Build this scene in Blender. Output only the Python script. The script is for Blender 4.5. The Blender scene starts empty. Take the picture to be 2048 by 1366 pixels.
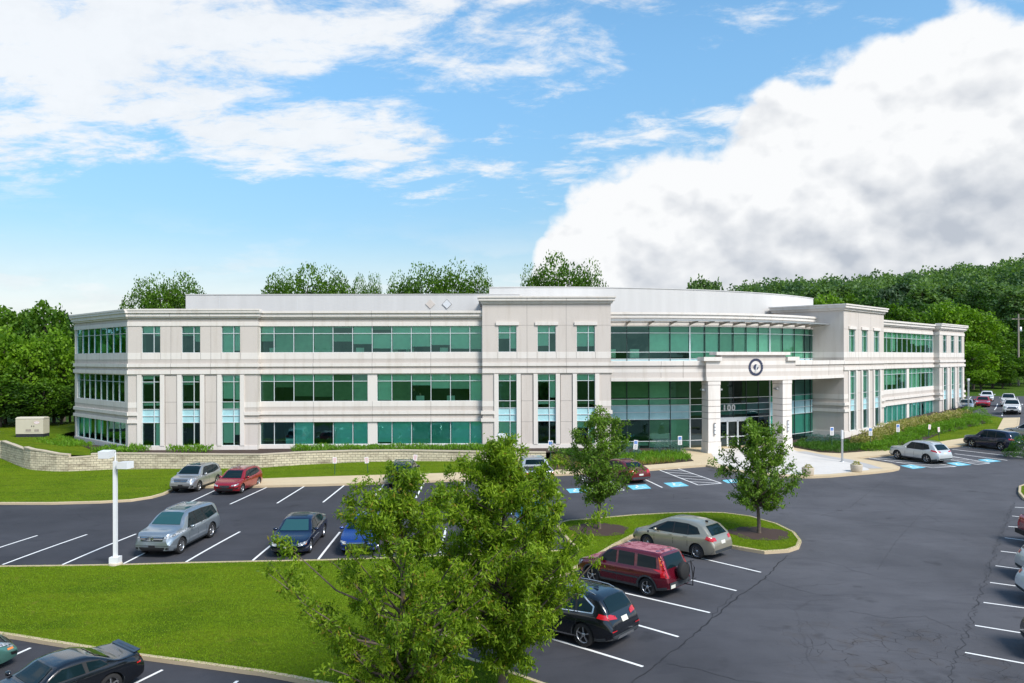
import bpy, bmesh, math, random
import numpy as np
from mathutils import Vector, Matrix
from mathutils.bvhtree import BVHTree
from mathutils.geometry import delaunay_2d_cdt
R = random.Random(7)
SC = bpy.context.scene
COL = SC.collection
PI = math.pi
rad = math.radians

# ------------------------------------------------------------------ camera
CAMZ = 9.3
F = 1593.0; V0 = 716.36; ROLL = -0.0027
cam = bpy.data.cameras.new('camera'); camo = bpy.data.objects.new('camera', cam); COL.objects.link(camo)
camo.location = (0, 0, CAMZ); camo.rotation_euler = (PI/2, 0.0027, 0)
cam.lens = F*36/2048; cam.sensor_width = 36; cam.shift_y = (V0-683)/2048
cam.clip_start = .5; cam.clip_end = 6000
SC.camera = camo

def ray(x, y):
    u, w = x-1024, y-V0; c, s = math.cos(ROLL), math.sin(ROLL)
    return (u*c+w*s)/F, (-u*s+w*c)/F          # X/Y , drop/Y

# ------------------------------------------------------------------ terrain (thin plate through surveyed points)
def _cp(x, y, z):
    a, b = ray(x, y); Y = (CAMZ-z)/b; return (a*Y, Y, z)
CP = [_cp(*p) for p in [(372,1124,.1),(480,1063,.22),(460,1008,.3),(540,970,.5),(5,1130,.05),(0,1010,.12),(640,968,.55),(780,964,.6),
      (1000,953,.72),(1150,945,.75),(1290,940,.74),(1408,971,.6),(1640,950,.62),(1795,942,.6),(1859,924,.65),(1980,915,.95),
      (1946,894,1.2),(1985,833,2.6),(1965,817,2.8),(2048,835,2.6),(1950,793,3.0),
      (1198,1057,.3),(1518,1065,.3),(1600,1085,.25),(1285,1333,.2),(1520,1144,.3),(1190,1287,.15),(1930,1305,.1),(2030,1014,.4),
      (1750,1100,.25),(1600,1000,.5),(870,1290,-.1),(1090,1366,.1),(30,1283,-.8),(560,1360,-.7),(0,1366,-.8),
      (450,945,.3),(229,940,.2),(113,944,.1),(61,942,.12),(0,925,.4)]]
CP += [(-70,110,1.2),(-80,30,-.6),(-60,70,.8),(-40,10,-1.2),(0,5,-.6),(40,10,0),(90,40,.8),(80,70,2),(0,95,1.2),(40,120,2.2),
       (-20,130,1.5),(90,170,4.5),(60,160,4),(0,180,2.5),(-80,180,2),(130,100,3.2),(16,70,.85),(-46,78,1.2),(34,79,1.0),(42,87,1.6),(54,100,1.9),(62,109,2.2)]
CP = np.array(CP)
def _U(r2): return np.where(r2 > 1e-9, r2*np.log(r2+1e-12), 0)
_n = len(CP)
_A = np.zeros((_n+3, _n+3))
_d = ((CP[:, None, :2]-CP[None, :, :2])**2).sum(2)
_A[:_n, :_n] = _U(_d)+np.eye(_n)*120.0
_A[:_n, _n:] = np.c_[np.ones(_n), CP[:, :2]]; _A[_n:, :_n] = _A[:_n, _n:].T
_W = np.linalg.solve(_A, np.r_[CP[:, 2], 0, 0, 0])
def TZ(X, Y):
    X = np.atleast_1d(np.asarray(X, float)); Y = np.atleast_1d(np.asarray(Y, float))
    Xc = np.clip(X, -95, 135); Yc = np.clip(Y, 0, 185)
    d = (Xc[:, None]-CP[None, :, 0])**2+(Yc[:, None]-CP[None, :, 1])**2
    z = _U(d)@_W[:_n]+_W[_n]+_W[_n+1]*Xc+_W[_n+2]*Yc
    return z
def tz(X, Y): return float(TZ(X, Y)[0])
def G(x, y, dz=0.0):
    """point of the terrain seen at photograph position x, y"""
    a, b = ray(x, y); lo, hi = 5.0, 175.0
    for _ in range(34):
        m = (lo+hi)/2
        if CAMZ-b*m > tz(a*m, m)+dz: lo = m
        else: hi = m
    return Vector((a*lo, lo, tz(a*lo, lo)+dz))
def AT(x, y, Y):
    a, b = ray(x, y); return Vector((a*Y, Y, CAMZ-b*Y))

# ------------------------------------------------------------------ object helpers
def tag(o, label=None, cat=None, group=None, kind=None):
    if label: o['label'] = label
    if cat: o['category'] = cat
    if group: o['group'] = group
    if kind: o['kind'] = kind
    return o
def empty(name, loc=(0, 0, 0), rz=0.0):
    o = bpy.data.objects.new(name, None); COL.objects.link(o)
    o.location = loc; o.rotation_euler = (0, 0, rz); o.empty_display_size = .3
    return o
class MB:
    def __init__(s): s.v = []; s.f = []; s.m = []; s.sm = []
    def face(s, pts, m=0, sm=False):
        i = len(s.v); s.v += [tuple(p) for p in pts]; s.f.append(tuple(range(i, i+len(pts)))); s.m.append(m); s.sm.append(sm)
    def mesh(s, V, Fc, m=0, sm=False):
        i = len(s.v); s.v += [tuple(p) for p in V]
        for f in Fc: s.f.append(tuple(a+i for a in f)); s.m.append(m); s.sm.append(sm)
    def hexa(s, c, m=0):       # 8 corners: bottom 4, top 4
        s.mesh(c, [(3,2,1,0),(4,5,6,7),(0,1,5,4),(1,2,6,5),(2,3,7,6),(3,0,4,7)], m)
    def box(s, a, b, m=0):
        x0,y0,z0 = a; x1,y1,z1 = b
        s.hexa([(x0,y0,z0),(x1,y0,z0),(x1,y1,z0),(x0,y1,z0),(x0,y0,z1),(x1,y0,z1),(x1,y1,z1),(x0,y1,z1)], m)
    def mbox(s, M, s0, s1, p0, p1, z0, z1, m=0):   # box through a facade map M(s,p,z)
        s.hexa([M(s0,p0,z0),M(s1,p0,z0),M(s1,p1,z0),M(s0,p1,z0),M(s0,p0,z1),M(s1,p0,z1),M(s1,p1,z1),M(s0,p1,z1)], m)
    def tube(s, pts, rs, n=8, m=0, cap=True):
        pts = [Vector(p) for p in pts]; rings = []
        if not hasattr(rs, '__len__'): rs = [rs]*len(pts)
        ref = Vector((0, 0, 1))
        for i, p in enumerate(pts):
            d = (pts[min(i+1, len(pts)-1)]-pts[max(i-1, 0)])
            if d.length < 1e-6: d = Vector((0, 0, 1))
            d.normalize()
            a = d.cross(ref if abs(d.dot(ref)) < .95 else Vector((1, 0, 0))).normalized(); b = d.cross(a)
            rings.append([p+(a*math.cos(2*PI*k/n)+b*math.sin(2*PI*k/n))*rs[i] for k in range(n)])
        V = [q for r in rings for q in r]; Fc = []
        for i in range(len(rings)-1):
            for k in range(n): Fc.append((i*n+k, i*n+(k+1) % n, (i+1)*n+(k+1) % n, (i+1)*n+k))
        s.mesh(V, Fc, m, True)
        if cap:
            s.face(rings[0][::-1], m); s.face(rings[-1], m)
    def lathe(s, prof, c=(0, 0, 0), n=16, m=0, axis='z', sm=True):
        V = []
        for r, h in prof:
            for k in range(n):
                a = 2*PI*k/n
                if axis == 'z': V.append((c[0]+r*math.cos(a), c[1]+r*math.sin(a), c[2]+h))
                else: V.append((c[0]+r*math.cos(a), c[1]+h, c[2]+r*math.sin(a)))
        Fc = [(i*n+k, i*n+(k+1) % n, (i+1)*n+(k+1) % n, (i+1)*n+k) for i in range(len(prof)-1) for k in range(n)]
        s.mesh(V, Fc, m, sm)
    def build(s, name, mats, parent=None, recalc=True, loc=None):
        me = bpy.data.meshes.new(name)
        me.from_pydata(s.v, [], s.f)
        if not isinstance(mats, (list, tuple)): mats = [mats]
        for q in mats: me.materials.append(q)
        me.polygons.foreach_set('material_index', s.m)
        me.polygons.foreach_set('use_smooth', s.sm)
        if recalc and len(s.f) < 40000:
            bm = bmesh.new(); bm.from_mesh(me); bmesh.ops.recalc_face_normals(bm, faces=bm.faces); bm.to_mesh(me); bm.free()
        me.update()
        o = bpy.data.objects.new(name, me); COL.objects.link(o)
        if parent: o.parent = parent
        if loc: o.location = loc
        return o
def copy_tree(o, parent=None):
    c = o.copy(); COL.objects.link(c)
    if parent: c.parent = parent
    for ch in [x for x in SC.objects if x.parent == o]: copy_tree(ch, c)
    return c

# ------------------------------------------------------------------ materials
class NT:
    def __init__(s, name):
        s.mat = bpy.data.materials.new(name); s.mat.use_nodes = True; s.t = s.mat.node_tree
        s.b = s.t.nodes['Principled BSDF']; s.out = s.t.nodes['Material Output']
    def n(s, typ, **kw):
        x = s.t.nodes.new(typ)
        for k, v in kw.items():
            if hasattr(x, k): setattr(x, k, v)
            else: x.inputs[k.replace('_', ' ')].default_value = v
        return x
    def l(s, a, b): s.t.links.new(a, b)
    def coord(s, kind='Object', scale=(1, 1, 1)):
        c = s.n('ShaderNodeTexCoord'); m = s.n('ShaderNodeMapping'); m.inputs['Scale'].default_value = scale
        s.l(c.outputs[kind], m.inputs[0]); return m.outputs[0]
    def noise(s, vec, scale, detail=3, rough=.5, dist=0):
        x = s.n('ShaderNodeTexNoise'); x.inputs['Scale'].default_value = scale; x.inputs['Detail'].default_value = detail
        x.inputs['Roughness'].default_value = rough; x.inputs['Distortion'].default_value = dist
        if vec is not None: s.l(vec, x.inputs['Vector'])
        return x.outputs['Fac']
    def ramp(s, fac, stops):
        x = s.n('ShaderNodeValToRGB'); e = x.color_ramp.elements
        while len(e) < len(stops): e.new(.5)
        for q, (p, c) in zip(e, stops):
            q.position = p; q.color = (*c, 1) if hasattr(c, '__len__') else (c, c, c, 1)
        s.l(fac, x.inputs[0]); return x.outputs[0]
    def mix(s, fac, a, b, mode='MIX'):
        x = s.n('ShaderNodeMix', data_type='RGBA', blend_type=mode)
        for v, i in ((fac, 0), (a, 6), (b, 7)):
            if hasattr(v, 'is_output') or isinstance(v, bpy.types.NodeSocket): s.l(v, x.inputs[i])
            elif hasattr(v, '__len__'): x.inputs[i].default_value = (*v, 1) if len(v) == 3 else v
            else: x.inputs[i].default_value = v
        return x.outputs[2]
    def math(s, op, a, b=0.0, clamp=False):
        x = s.n('ShaderNodeMath', operation=op); x.use_clamp = clamp
        for v, i in ((a, 0), (b, 1)):
            if isinstance(v, bpy.types.NodeSocket): s.l(v, x.inputs[i])
            else: x.inputs[i].default_value = v
        return x.outputs[0]
    def bump(s, h, strength=.3, dist=.02):
        x = s.n('ShaderNodeBump'); x.inputs['Strength'].default_value = strength; x.inputs['Distance'].default_value = dist
        s.l(h, x.inputs['Height']); s.l(x.outputs[0], s.b.inputs['Normal'])
    def set(s, **kw):
        for k, v in kw.items():
            i = s.b.inputs[k.replace('_', ' ')]
            if isinstance(v, bpy.types.NodeSocket): s.l(v, i)
            else: i.default_value = (*v, 1) if hasattr(v, '__len__') and len(v) == 3 else v
        return s.mat
M = {}
def flat(name, col, rough=.6, metal=0.0, var=.08, scale=6, coat=0.0, spec=.5):
    t = NT(name); v = t.coord(); n = t.noise(v, scale, 4, .6)
    c = t.ramp(n, [(.3, tuple(x*(1-var) for x in col)), (.7, tuple(min(1, x*(1+var)) for x in col))])
    t.set(Base_Color=c, Roughness=rough, Metallic=metal, Coat_Weight=coat, Specular_IOR_Level=spec)
    M[name] = t.mat; return t.mat

# precast concrete: exposed-aggregate panel and smooth trim
def concrete(name, c, grain, stain):
    t = NT(name); v = t.coord('Object'); vs = t.coord('Object', (1.3, 1.3, .12))
    fine = t.noise(v, 28, 3, .7); big = t.noise(v, .25, 4, .6); st = t.noise(vs, 1.6, 5, .65)
    col = t.ramp(fine, [(.3, tuple(x*(1-grain) for x in c)), (.7, tuple(x*(1+grain) for x in c))])
    col = t.mix(t.ramp(big, [(.35, 0), (.7, .5)]), col, tuple(x*.93 for x in c))
    col = t.mix(t.ramp(st, [(.50, 0), (.72, stain)]), col, (c[0]*.72, c[1]*.68, c[2]*.62))
    t.bump(fine, .25, .004)
    t.set(Base_Color=col, Roughness=.85, Specular_IOR_Level=.25); M[name] = t.mat
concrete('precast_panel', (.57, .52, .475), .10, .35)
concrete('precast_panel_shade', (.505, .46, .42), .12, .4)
concrete('precast_trim', (.685, .645, .60), .03, .45)
flat('penthouse_metal', (.60, .62, .64), .55, 0, .02, .5)
flat('roof_membrane', (.45, .45, .44), .9, 0, .1, 1)
flat('frame_white', (.62, .66, .68), .4, .2, .03)
flat('frame_dark', (.04, .06, .06), .4, .3, .03)
flat('spandrel_glass', (.36, .60, .64), .18, 0, .10, 1.2)
flat('blind_light', (.80, .82, .72), .9, 0, .06, 2)
flat('blind_mid', (.50, .56, .45), .9, 0, .08, 2)
flat('blind_olive', (.22, .25, .15), .9, 0, .15, 2)
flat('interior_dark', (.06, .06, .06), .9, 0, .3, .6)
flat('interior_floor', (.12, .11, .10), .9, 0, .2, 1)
flat('ceiling_tile', (.5, .5, .48), .9, 0, .05, 1)
def glass(name, tr, refl, gc=(.75, .95, .95), wav=.012):
    t = NT(name); t.t.nodes.remove(t.b)
    tr_ = t.n('ShaderNodeBsdfTransparent'); tr_.inputs[0].default_value = (*tr, 1)
    gl = t.n('ShaderNodeBsdfGlossy'); gl.inputs['Color'].default_value = (*gc, 1); gl.inputs['Roughness'].default_value = .02
    fr = t.n('ShaderNodeFresnel'); fr.inputs[0].default_value = 1.5
    f2 = t.math('MULTIPLY_ADD', fr.outputs[0], 1.3); t.t.nodes[-1].inputs[2].default_value = refl
    n = t.noise(t.coord('Object'), .8, 2, .5); bp = t.n('ShaderNodeBump'); bp.inputs['Strength'].default_value = .25; bp.inputs['Distance'].default_value = wav
    t.l(n, bp.inputs['Height']); t.l(bp.outputs[0], gl.inputs['Normal'])
    mx = t.n('ShaderNodeMixShader'); t.l(f2, mx.inputs[0]); t.l(tr_.outputs[0], mx.inputs[1]); t.l(gl.outputs[0], mx.inputs[2])
    t.l(mx.outputs[0], t.out.inputs[0]); M[name] = t.mat
glass('glass_green', (.62, .98, .83), .06, (.45, .90, .80), .03)
glass('glass_sky', (.30, .75, .65), .22, (.30, .78, .90))  # cyan of the reflected sky put into the gloss tint
glass('glass_teal', (.44, .97, .89), .10, (.42, .92, .86), .03)
glass('glass_entrance', (.20, .52, .50), .05)

# ground materials
def grassmat(name, c1, c2, c3):
    t = NT(name); v = t.coord('Object')
    a = t.noise(v, .35, 5, .6); b = t.noise(v, 6, 5, .75); c = t.noise(t.coord('Object', (1, .35, 1)), 28, 3, .8)
    st = t.noise(t.coord('Object', (.25, 1.2, 1)), .9, 4, .6, .6)
    col = t.mix(t.ramp(a, [(.38, 0), (.62, 1)]), c1, c2)
    col = t.mix(t.ramp(st, [(.42, 0), (.62, .75)]), col, c3)
    col = t.mix(t.ramp(b, [(.35, .55), (.6, 0)]), col, tuple(x*.55 for x in c1))
    col = t.mix(t.ramp(c, [(.4, .5), (.62, 0)]), col, tuple(x*.5 for x in c1))
    d = t.noise(v, 1.1, 3, .6); col = t.mix(t.ramp(d, [(.62, 0), (.78, .6)]), col, (.24, .20, .04))
    h = t.math('ADD', b, c); t.bump(h, .9, .10)
    t.set(Base_Color=col, Roughness=.95, Specular_IOR_Level=.1); M[name] = t.mat
grassmat('lawn', (.095, .170, .005), (.165, .255, .006), (.215, .285, .010))
grassmat('meadow', (.045, .105, .010), (.075, .150, .010), (.10, .17, .02))
def asphaltmat():
    t = NT('asphalt'); v = t.coord('Object')
    f = t.noise(v, 55, 3, .8); a = t.noise(v, .16, 5, .65); b = t.noise(t.coord('Object', (.35, 1.3, 1)), .7, 5, .7, .8)
    col = t.ramp(f, [(.3, (.034, .035, .041)), (.7, (.061, .062, .068))])
    col = t.mix(t.ramp(a, [(.36, 0), (.66, .75)]), col, (.082, .083, .092))
    col = t.mix(t.ramp(b, [(.52, 0), (.75, .5)]), col, (.030, .031, .038))
    # long shrinkage cracks
    vo = t.n('ShaderNodeTexVoronoi', feature='DISTANCE_TO_EDGE'); vo.inputs['Scale'].default_value = .085
    w = t.noise(v, 1.3, 5, .7); mp = t.n('ShaderNodeMapping')
    ad = t.n('ShaderNodeVectorMath', operation='ADD'); sc = t.n('ShaderNodeVectorMath', operation='SCALE'); sc.inputs['Scale'].default_value = .9
    nz = t.n('ShaderNodeTexNoise'); nz.inputs['Scale'].default_value = .6; nz.inputs['Detail'].default_value = 6; t.l(v, nz.inputs[0])
    t.l(nz.outputs['Color'], sc.inputs[0]); t.l(v, ad.inputs[0]); t.l(sc.outputs[0], ad.inputs[1]); t.l(ad.outputs[0], vo.inputs['Vector'])
    cr = t.ramp(vo.outputs['Distance'], [(.0008, 1), (.0030, 0)]); gate = t.ramp(t.noise(v, .22, 2, .5), [(.45, 0), (.6, .35)])
    col = t.mix(t.math('MULTIPLY', cr, gate), col, (.012, .012, .014))
    # alligator cracking near the lower right
    v2 = t.n('ShaderNodeTexVoronoi', feature='DISTANCE_TO_EDGE'); v2.inputs['Scale'].default_value = 1.7; t.l(ad.outputs[0], v2.inputs['Vector'])
    cr2 = t.ramp(v2.outputs['Distance'], [(.006, .95), (.022, 0)])
    ds = t.n('ShaderNodeVectorMath', operation='DISTANCE'); t.l(v, ds.inputs[0]); ds.inputs[1].default_value = (12.2, 24.0, 0)
    near = t.ramp(t.math('DIVIDE', ds.outputs['Value'], 8), [(.25, 1), (.6, 0)])
    g2 = t.math('MULTIPLY', near, t.ramp(t.noise(v, .8, 3, .6), [(.42, 0), (.55, 1)]))
    col = t.mix(t.math('MULTIPLY', cr2, g2), col, (.010, .009, .009))
    col = t.mix(t.math('MULTIPLY', g2, t.ramp(t.noise(v, 1.4, 3, .6), [(.5, 0), (.7, .55)])), col, (.050, .040, .032))
    sx = t.n('ShaderNodeSeparateXYZ'); t.l(v, sx.inputs[0]); mr = t.n('ShaderNodeMapRange', interpolation_type='SMOOTHSTEP'); t.l(t.math('ADD', sx.outputs[0], t.math('MULTIPLY', t.noise(v, .12, 3, .6), 9)), mr.inputs[0]); mr.inputs[1].default_value = 4; mr.inputs[2].default_value = 17
    col = t.mix(mr.outputs[0], t.mix(1.0, col, (.74, .74, .77), 'MULTIPLY'), t.mix(1.0, col, (1.28, 1.26, 1.25), 'MULTIPLY'))
    oil = t.ramp(t.noise(v, .55, 3, .55), [(.64, 0), (.74, .5)]); col = t.mix(oil, col, (.018, .018, .020))
    t.bump(f, .5, .006)
    t.set(Base_Color=col, Roughness=.82, Specular_IOR_Level=.3); M['asphalt'] = t.mat
asphaltmat()
def worn(name, c, wear=(.05, .05, .055)):
    t = NT(name); v = t.coord('Object'); n = t.noise(v, 9, 6, .75)
    t.set(Base_Color=t.mix(t.ramp(n, [(.60, 0), (.72, .75)]), c, wear), Roughness=.7); M[name] = t.mat
worn('paint_white', (.78, .78, .76)); worn('paint_blue', (.16, .52, .66), (.10, .22, .28))
def walk(name, c, js):
    t = NT(name); v = t.coord('Object'); n = t.noise(v, 20, 4, .7); b = t.noise(v, .9, 5, .65)
    col = t.ramp(n, [(.3, tuple(x*.9 for x in c)), (.7, tuple(x*1.08 for x in c))])
    col = t.mix(t.ramp(b, [(.45, 0), (.8, .5)]), col, tuple(x*.72 for x in c))
    t.bump(n, .2, .004); t.set(Base_Color=col, Roughness=.9); M[name] = t.mat
walk('sidewalk', (.56, .45, .29), 1); walk('plaza', (.60, .57, .53), 1); walk('plaza_grey', (.42, .41, .40), 1); walk('kerb', (.50, .40, .26), 1)
walk('mulch', (.050, .028, .020), 1)
def blockwall():
    t = NT('block_wall'); v = t.coord('UV'); b = t.n('ShaderNodeTexBrick')
    t.l(v, b.inputs[0]); b.inputs['Scale'].default_value = 1; b.inputs['Brick Width'].default_value = .42; b.inputs['Row Height'].default_value = .2
    b.inputs['Mortar Size'].default_value = .012; b.inputs['Color1'].default_value = (.66, .58, .42, 1); b.inputs['Color2'].default_value = (.54, .47, .34, 1)
    b.inputs['Mortar'].default_value = (.10, .075, .05, 1); b.inputs['Bias'].default_value = -.1
    o = t.coord('Object'); n = t.noise(o, 9, 5, .7); s = t.noise(t.coord('Object', (1, 1, 2.2)), .8, 6, .7)
    col = t.mix(t.ramp(n, [(.42, 0), (.8, .6)]), b.outputs['Color'], (.62, .57, .44))
    col = t.mix(t.ramp(s, [(.48, 0), (.68, .7)]), col, (.17, .13, .09))
    h = t.math('ADD', t.math('MULTIPLY', b.outputs['Fac'], -1.5), n); t.bump(h, .9, .05)
    t.set(Base_Color=col, Roughness=.95); M['block_wall'] = t.mat
blockwall()
walk('wall_cap', (.50, .43, .33), 1)
def leafmat(name, c1, c2, c3=None, trans=.35):
    """foliage; colour varies leaf by leaf through the face attribute 'tint'"""
    t = NT(name)
    at = t.n('ShaderNodeAttribute', attribute_name='tint'); f = at.outputs['Fac']
    st = [(0.0, c1), (.75, c2)] + ([(1.0, c3)] if c3 else [(1.0, tuple(x*1.15 for x in c2))])
    col = t.ramp(f, st)
    t.set(Base_Color=col, Roughness=.55, Specular_IOR_Level=.25)
    tl = t.n('ShaderNodeBsdfTranslucent'); t.l(t.mix(1.0, col, (1.2, 1.35, .5), 'MULTIPLY'), tl.inputs[0])
    mx = t.n('ShaderNodeMixShader'); mx.inputs[0].default_value = trans
    t.l(t.b.outputs[0], mx.inputs[1]); t.l(tl.outputs[0], mx.inputs[2]); t.l(mx.outputs[0], t.out.inputs[0])
    M[name] = t.mat
leafmat('leaf_front', (.050, .125, .005), (.270, .390, .022), (.26, .19, .03), .45)
leafmat('leaf_young', (.055, .125, .012), (.175, .300, .028), (.20, .24, .05))
leafmat('leaf_wood', (.028, .085, .006), (.115, .225, .014))
leafmat('leaf_wood_bright', (.055, .140, .008), (.190, .340, .016))
leafmat('leaf_wood_dark', (.014, .050, .008), (.050, .115, .018))
leafmat('leaf_far_hazy', (.030, .080, .034), (.150, .250, .065))  # bluish tone: distance haze put into the leaf colour
leafmat('leaf_far_pale_hazy', (.034, .072, .036), (.070, .125, .055))  # second far green, haze likewise mixed into its colour
leafmat('leaf_bed', (.055, .150, .010), (.180, .350, .020))
leafmat('leaf_dark', (.026, .090, .010), (.085, .200, .020))
leafmat('leaf_blue', (.045, .10, .105), (.17, .29, .29))
leafmat('leaf_gold', (.12, .17, .02), (.38, .36, .10), (.66, .52, .28))
leafmat('leaf_straw', (.16, .14, .03), (.42, .30, .09))
flat('bark', (.11, .085, .065), .95, 0, .35, 8)
flat('bark_far', (.09, .075, .06), .95, 0, .3, 2)
# metals, plastics
flat('white_metal', (.72, .73, .74), .35, 0, .03)
flat('galvanised', (.45, .47, .48), .4, .7, .08)
flat('green_post', (.03, .09, .06), .6, .2, .1)
flat('sign_white', (.74, .72, .72), .5, 0, .03); flat('sign_blue', (.02, .17, .55), .5, 0, .02); flat('sign_red', (.62, .30, .32), .5, 0, .02)
flat('black_plastic', (.012, .012, .014), .55, 0, .1); flat('cladding', (.030, .036, .042), .65, 0, .1)
flat('tyre', (.014, .014, .015), .85, 0, .2); flat('alloy', (.55, .56, .58), .25, .85, .05); flat('alloy_dark', (.10, .10, .11), .3, .8, .05)
flat('chrome', (.75, .76, .78), .12, 1.0, .02)
flat('planter_concrete', (.48, .42, .33), .95, 0, .15, 14)
flat('generator_tan', (.52, .48, .38), .6, 0, .03, 1); flat('generator_base', (.02, .022, .03), .6)
flat('emblem_navy', (.045, .055, .10), .45, .2, .05); flat('number_silver', (.62, .63, .62), .35, .3, .03)
flat('timber', (.30, .26, .22), .9, 0, .2, 5)
flat('skin', (.45, .25, .18), .6); flat('cloth_dark', (.03, .03, .035), .9); flat('cloth_teal', (.25, .45, .50), .9, 0, .4, 20); flat('hair', (.02, .015, .01), .8)
# ------------------------------------------------------------------ ground, lawns, walks, kerbs, markings
KK = 1.06
LO = (-31.1331*KK, 65.1664*KK); AL = .0177
RO_ = (58.2468*KK, 103.8581*KK); BE = .8028
S1, S2, S3 = 11.064, 30.426, 41.594
PB, PT, PITCH, W0, T0 = .684, .55, 3.41, 1.974, 2.172
def ML(s, p, z=0): return Vector((LO[0]+s*math.cos(AL)+p*math.sin(AL), LO[1]+s*math.sin(AL)-p*math.cos(AL), z))
def MR(s, p, z=0): return Vector((RO_[0]-s*math.cos(BE)+p*math.sin(BE), RO_[1]-s*math.sin(BE)-p*math.cos(BE), z))
CANT = 13.3
_c = ML(0, PB); CLE = Vector((_c.x-9.6, _c.y+9.2, 0))
def MCL(s, p, z=0):     # canted end face of the left wing, s from the far end towards the front corner
    d = Vector((9.6, -9.2, 0)).normalized(); n = Vector((-9.2, -9.6, 0)).normalized()
    q = CLE+d*s+n*p; return Vector((q.x, q.y, z))
_c2 = MR(0, PB)
def MCR(s, p, z=0):
    a = BE+rad(45); d = Vector((math.cos(a), math.sin(a), 0)); n = Vector((math.sin(a), -math.cos(a), 0))
    q = Vector((_c2.x, _c2.y, 0))+d*s+n*p; return Vector((q.x, q.y, z))
CL, CR = ML(S3, PT), MR(S3, PT)
MID = (CL+CR)/2; LATD = (CR-CL).normalized(); BACKD = Vector((-LATD.y, LATD.x, 0))
HALF = (CR-CL).length/2
def LB(l, b, z=0): q = MID+LATD*l+BACKD*b; return Vector((q.x, q.y, z))
RARC = 30.0
def MA(l, p, z=0):      # curved curtain wall, l = lateral position, p = outwards
    th = math.asin(l/RARC); r = RARC+p
    return LB(r*math.sin(th), .3+RARC-r*math.cos(th), z)

def inside(pt, poly):
    x, y = pt; c = False; j = len(poly)-1
    for i in range(len(poly)):
        xi, yi = poly[i][0], poly[i][1]; xj, yj = poly[j][0], poly[j][1]
        if (yi > y) != (yj > y) and x < (xj-xi)*(y-yi)/(yj-yi)+xi: c = not c
        j = i
    return c
def densify(pts, step, closed=True):
    out = []; n = len(pts)
    for i in range(n if closed else n-1):
        a, b = Vector(pts[i][:2]), Vector(pts[(i+1) % n][:2]); k = max(1, int((b-a).length/step))
        for j in range(k): out.append(a.lerp(b, j/k))
    if not closed: out.append(Vector(pts[-1][:2]))
    return out
def smooth_poly(pts, it=2, closed=True):
    P = [Vector(p[:2]) for p in pts]
    for _ in range(it):
        Q = []; n = len(P)
        if not closed: Q.append(P[0])
        for i in range(n if closed else n-1):
            a, b = P[i], P[(i+1) % n]
            if (b-a).length < 1.0: Q += [a.lerp(b, .5)]
            else: Q += [a.lerp(b, .25), a.lerp(b, .75)]
        if not closed: Q.append(P[-1])
        P = Q
    return P
def drape(poly, dz, step=1.5, zf=None):
    """triangulated sheet following the terrain inside a plan polygon"""
    B = densify(poly, step); n = len(B)
    xs = [p.x for p in B]; ys = [p.y for p in B]; pts = list(B)
    y = min(ys)+step/2
    while y < max(ys):
        x = min(xs)+step/2
        while x < max(xs):
            if inside((x, y), B) and min((x-q.x)**2+(y-q.y)**2 for q in B) > (step*.4)**2: pts.append(Vector((x, y)))
            x += step
        y += step
    V, E, Fc, *_ = delaunay_2d_cdt(pts, [], [list(range(n))], 1, 1e-4)
    X = np.array([v.x for v in V]); Y = np.array([v.y for v in V])
    Z = (TZ(X, Y) if zf is None else np.array([zf(a, b) for a, b in zip(X, Y)]))+dz
    return [(a, b, c) for a, b, c in zip(X, Y, Z)], Fc
def sheet(name, poly, dz, mat, step=1.5, kind='structure', zf=None):
    V, Fc = drape(poly, dz, step, zf); mb = MB(); mb.mesh(V, Fc, 0, True)
    me = mb.build(name, M[mat], recalc=False)
    for p in me.data.polygons:
        if p.normal.z < 0: me.data.flip_normals(); break
    return tag(me, kind=kind)
def pix(L, dz=0.0): return [G(x, y, dz) for x, y in L]
def strip(mb, P, w, dz, m=0, step=.6, wob=0.0, rng=None):
    P = densify(P, step, False); n = len(P); L = []; Rr = []
    for i, p in enumerate(P):
        d = (P[min(i+1, n-1)]-P[max(i-1, 0)]).normalized(); nn = Vector((-d.y, d.x))
        ww = w/2; q = p
        if wob and rng: q = p+nn*rng.uniform(-wob, wob); ww = w/2*rng.uniform(.5, 1.4)
        for A, sgn in ((L, 1), (Rr, -1)): c = q+nn*ww*sgn; A.append((c.x, c.y, tz(c.x, c.y)+dz))
    for i in range(n-1): mb.face([L[i], L[i+1], Rr[i+1], Rr[i]][::-1], m)
def kerb(mb, P, closed, w=.16, h=.15, side=1, zb=-.03, zf=None):
    """kerb stone run; side=1: body lies to the left of the walking direction"""
    P = densify(P, .8, closed); n = len(P); A = []
    for i, p in enumerate(P):
        a = P[(i-1) % n] if closed else P[max(i-1, 0)]; b = P[(i+1) % n] if closed else P[min(i+1, n-1)]
        d = (b-a).normalized(); nn = Vector((-d.y, d.x))*side
        z = tz(p.x, p.y); q = p+nn*w; r = p+nn*.03
        A.append([(p.x, p.y, z+zb), (p.x, p.y, z+h-.03), (r.x, r.y, z+h), (q.x, q.y, z+h), (q.x, q.y, z+zb)])
    for i in range(n if closed else n-1):
        a, b = A[i], A[(i+1) % n]
        for k in range(4): mb.face([a[k], b[k], b[k+1], a[k+1]], 0)
def area(poly):
    return sum(poly[i][0]*poly[(i+1) % len(poly)][1]-poly[(i+1) % len(poly)][0]*poly[i][1] for i in range(len(poly)))/2

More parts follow.
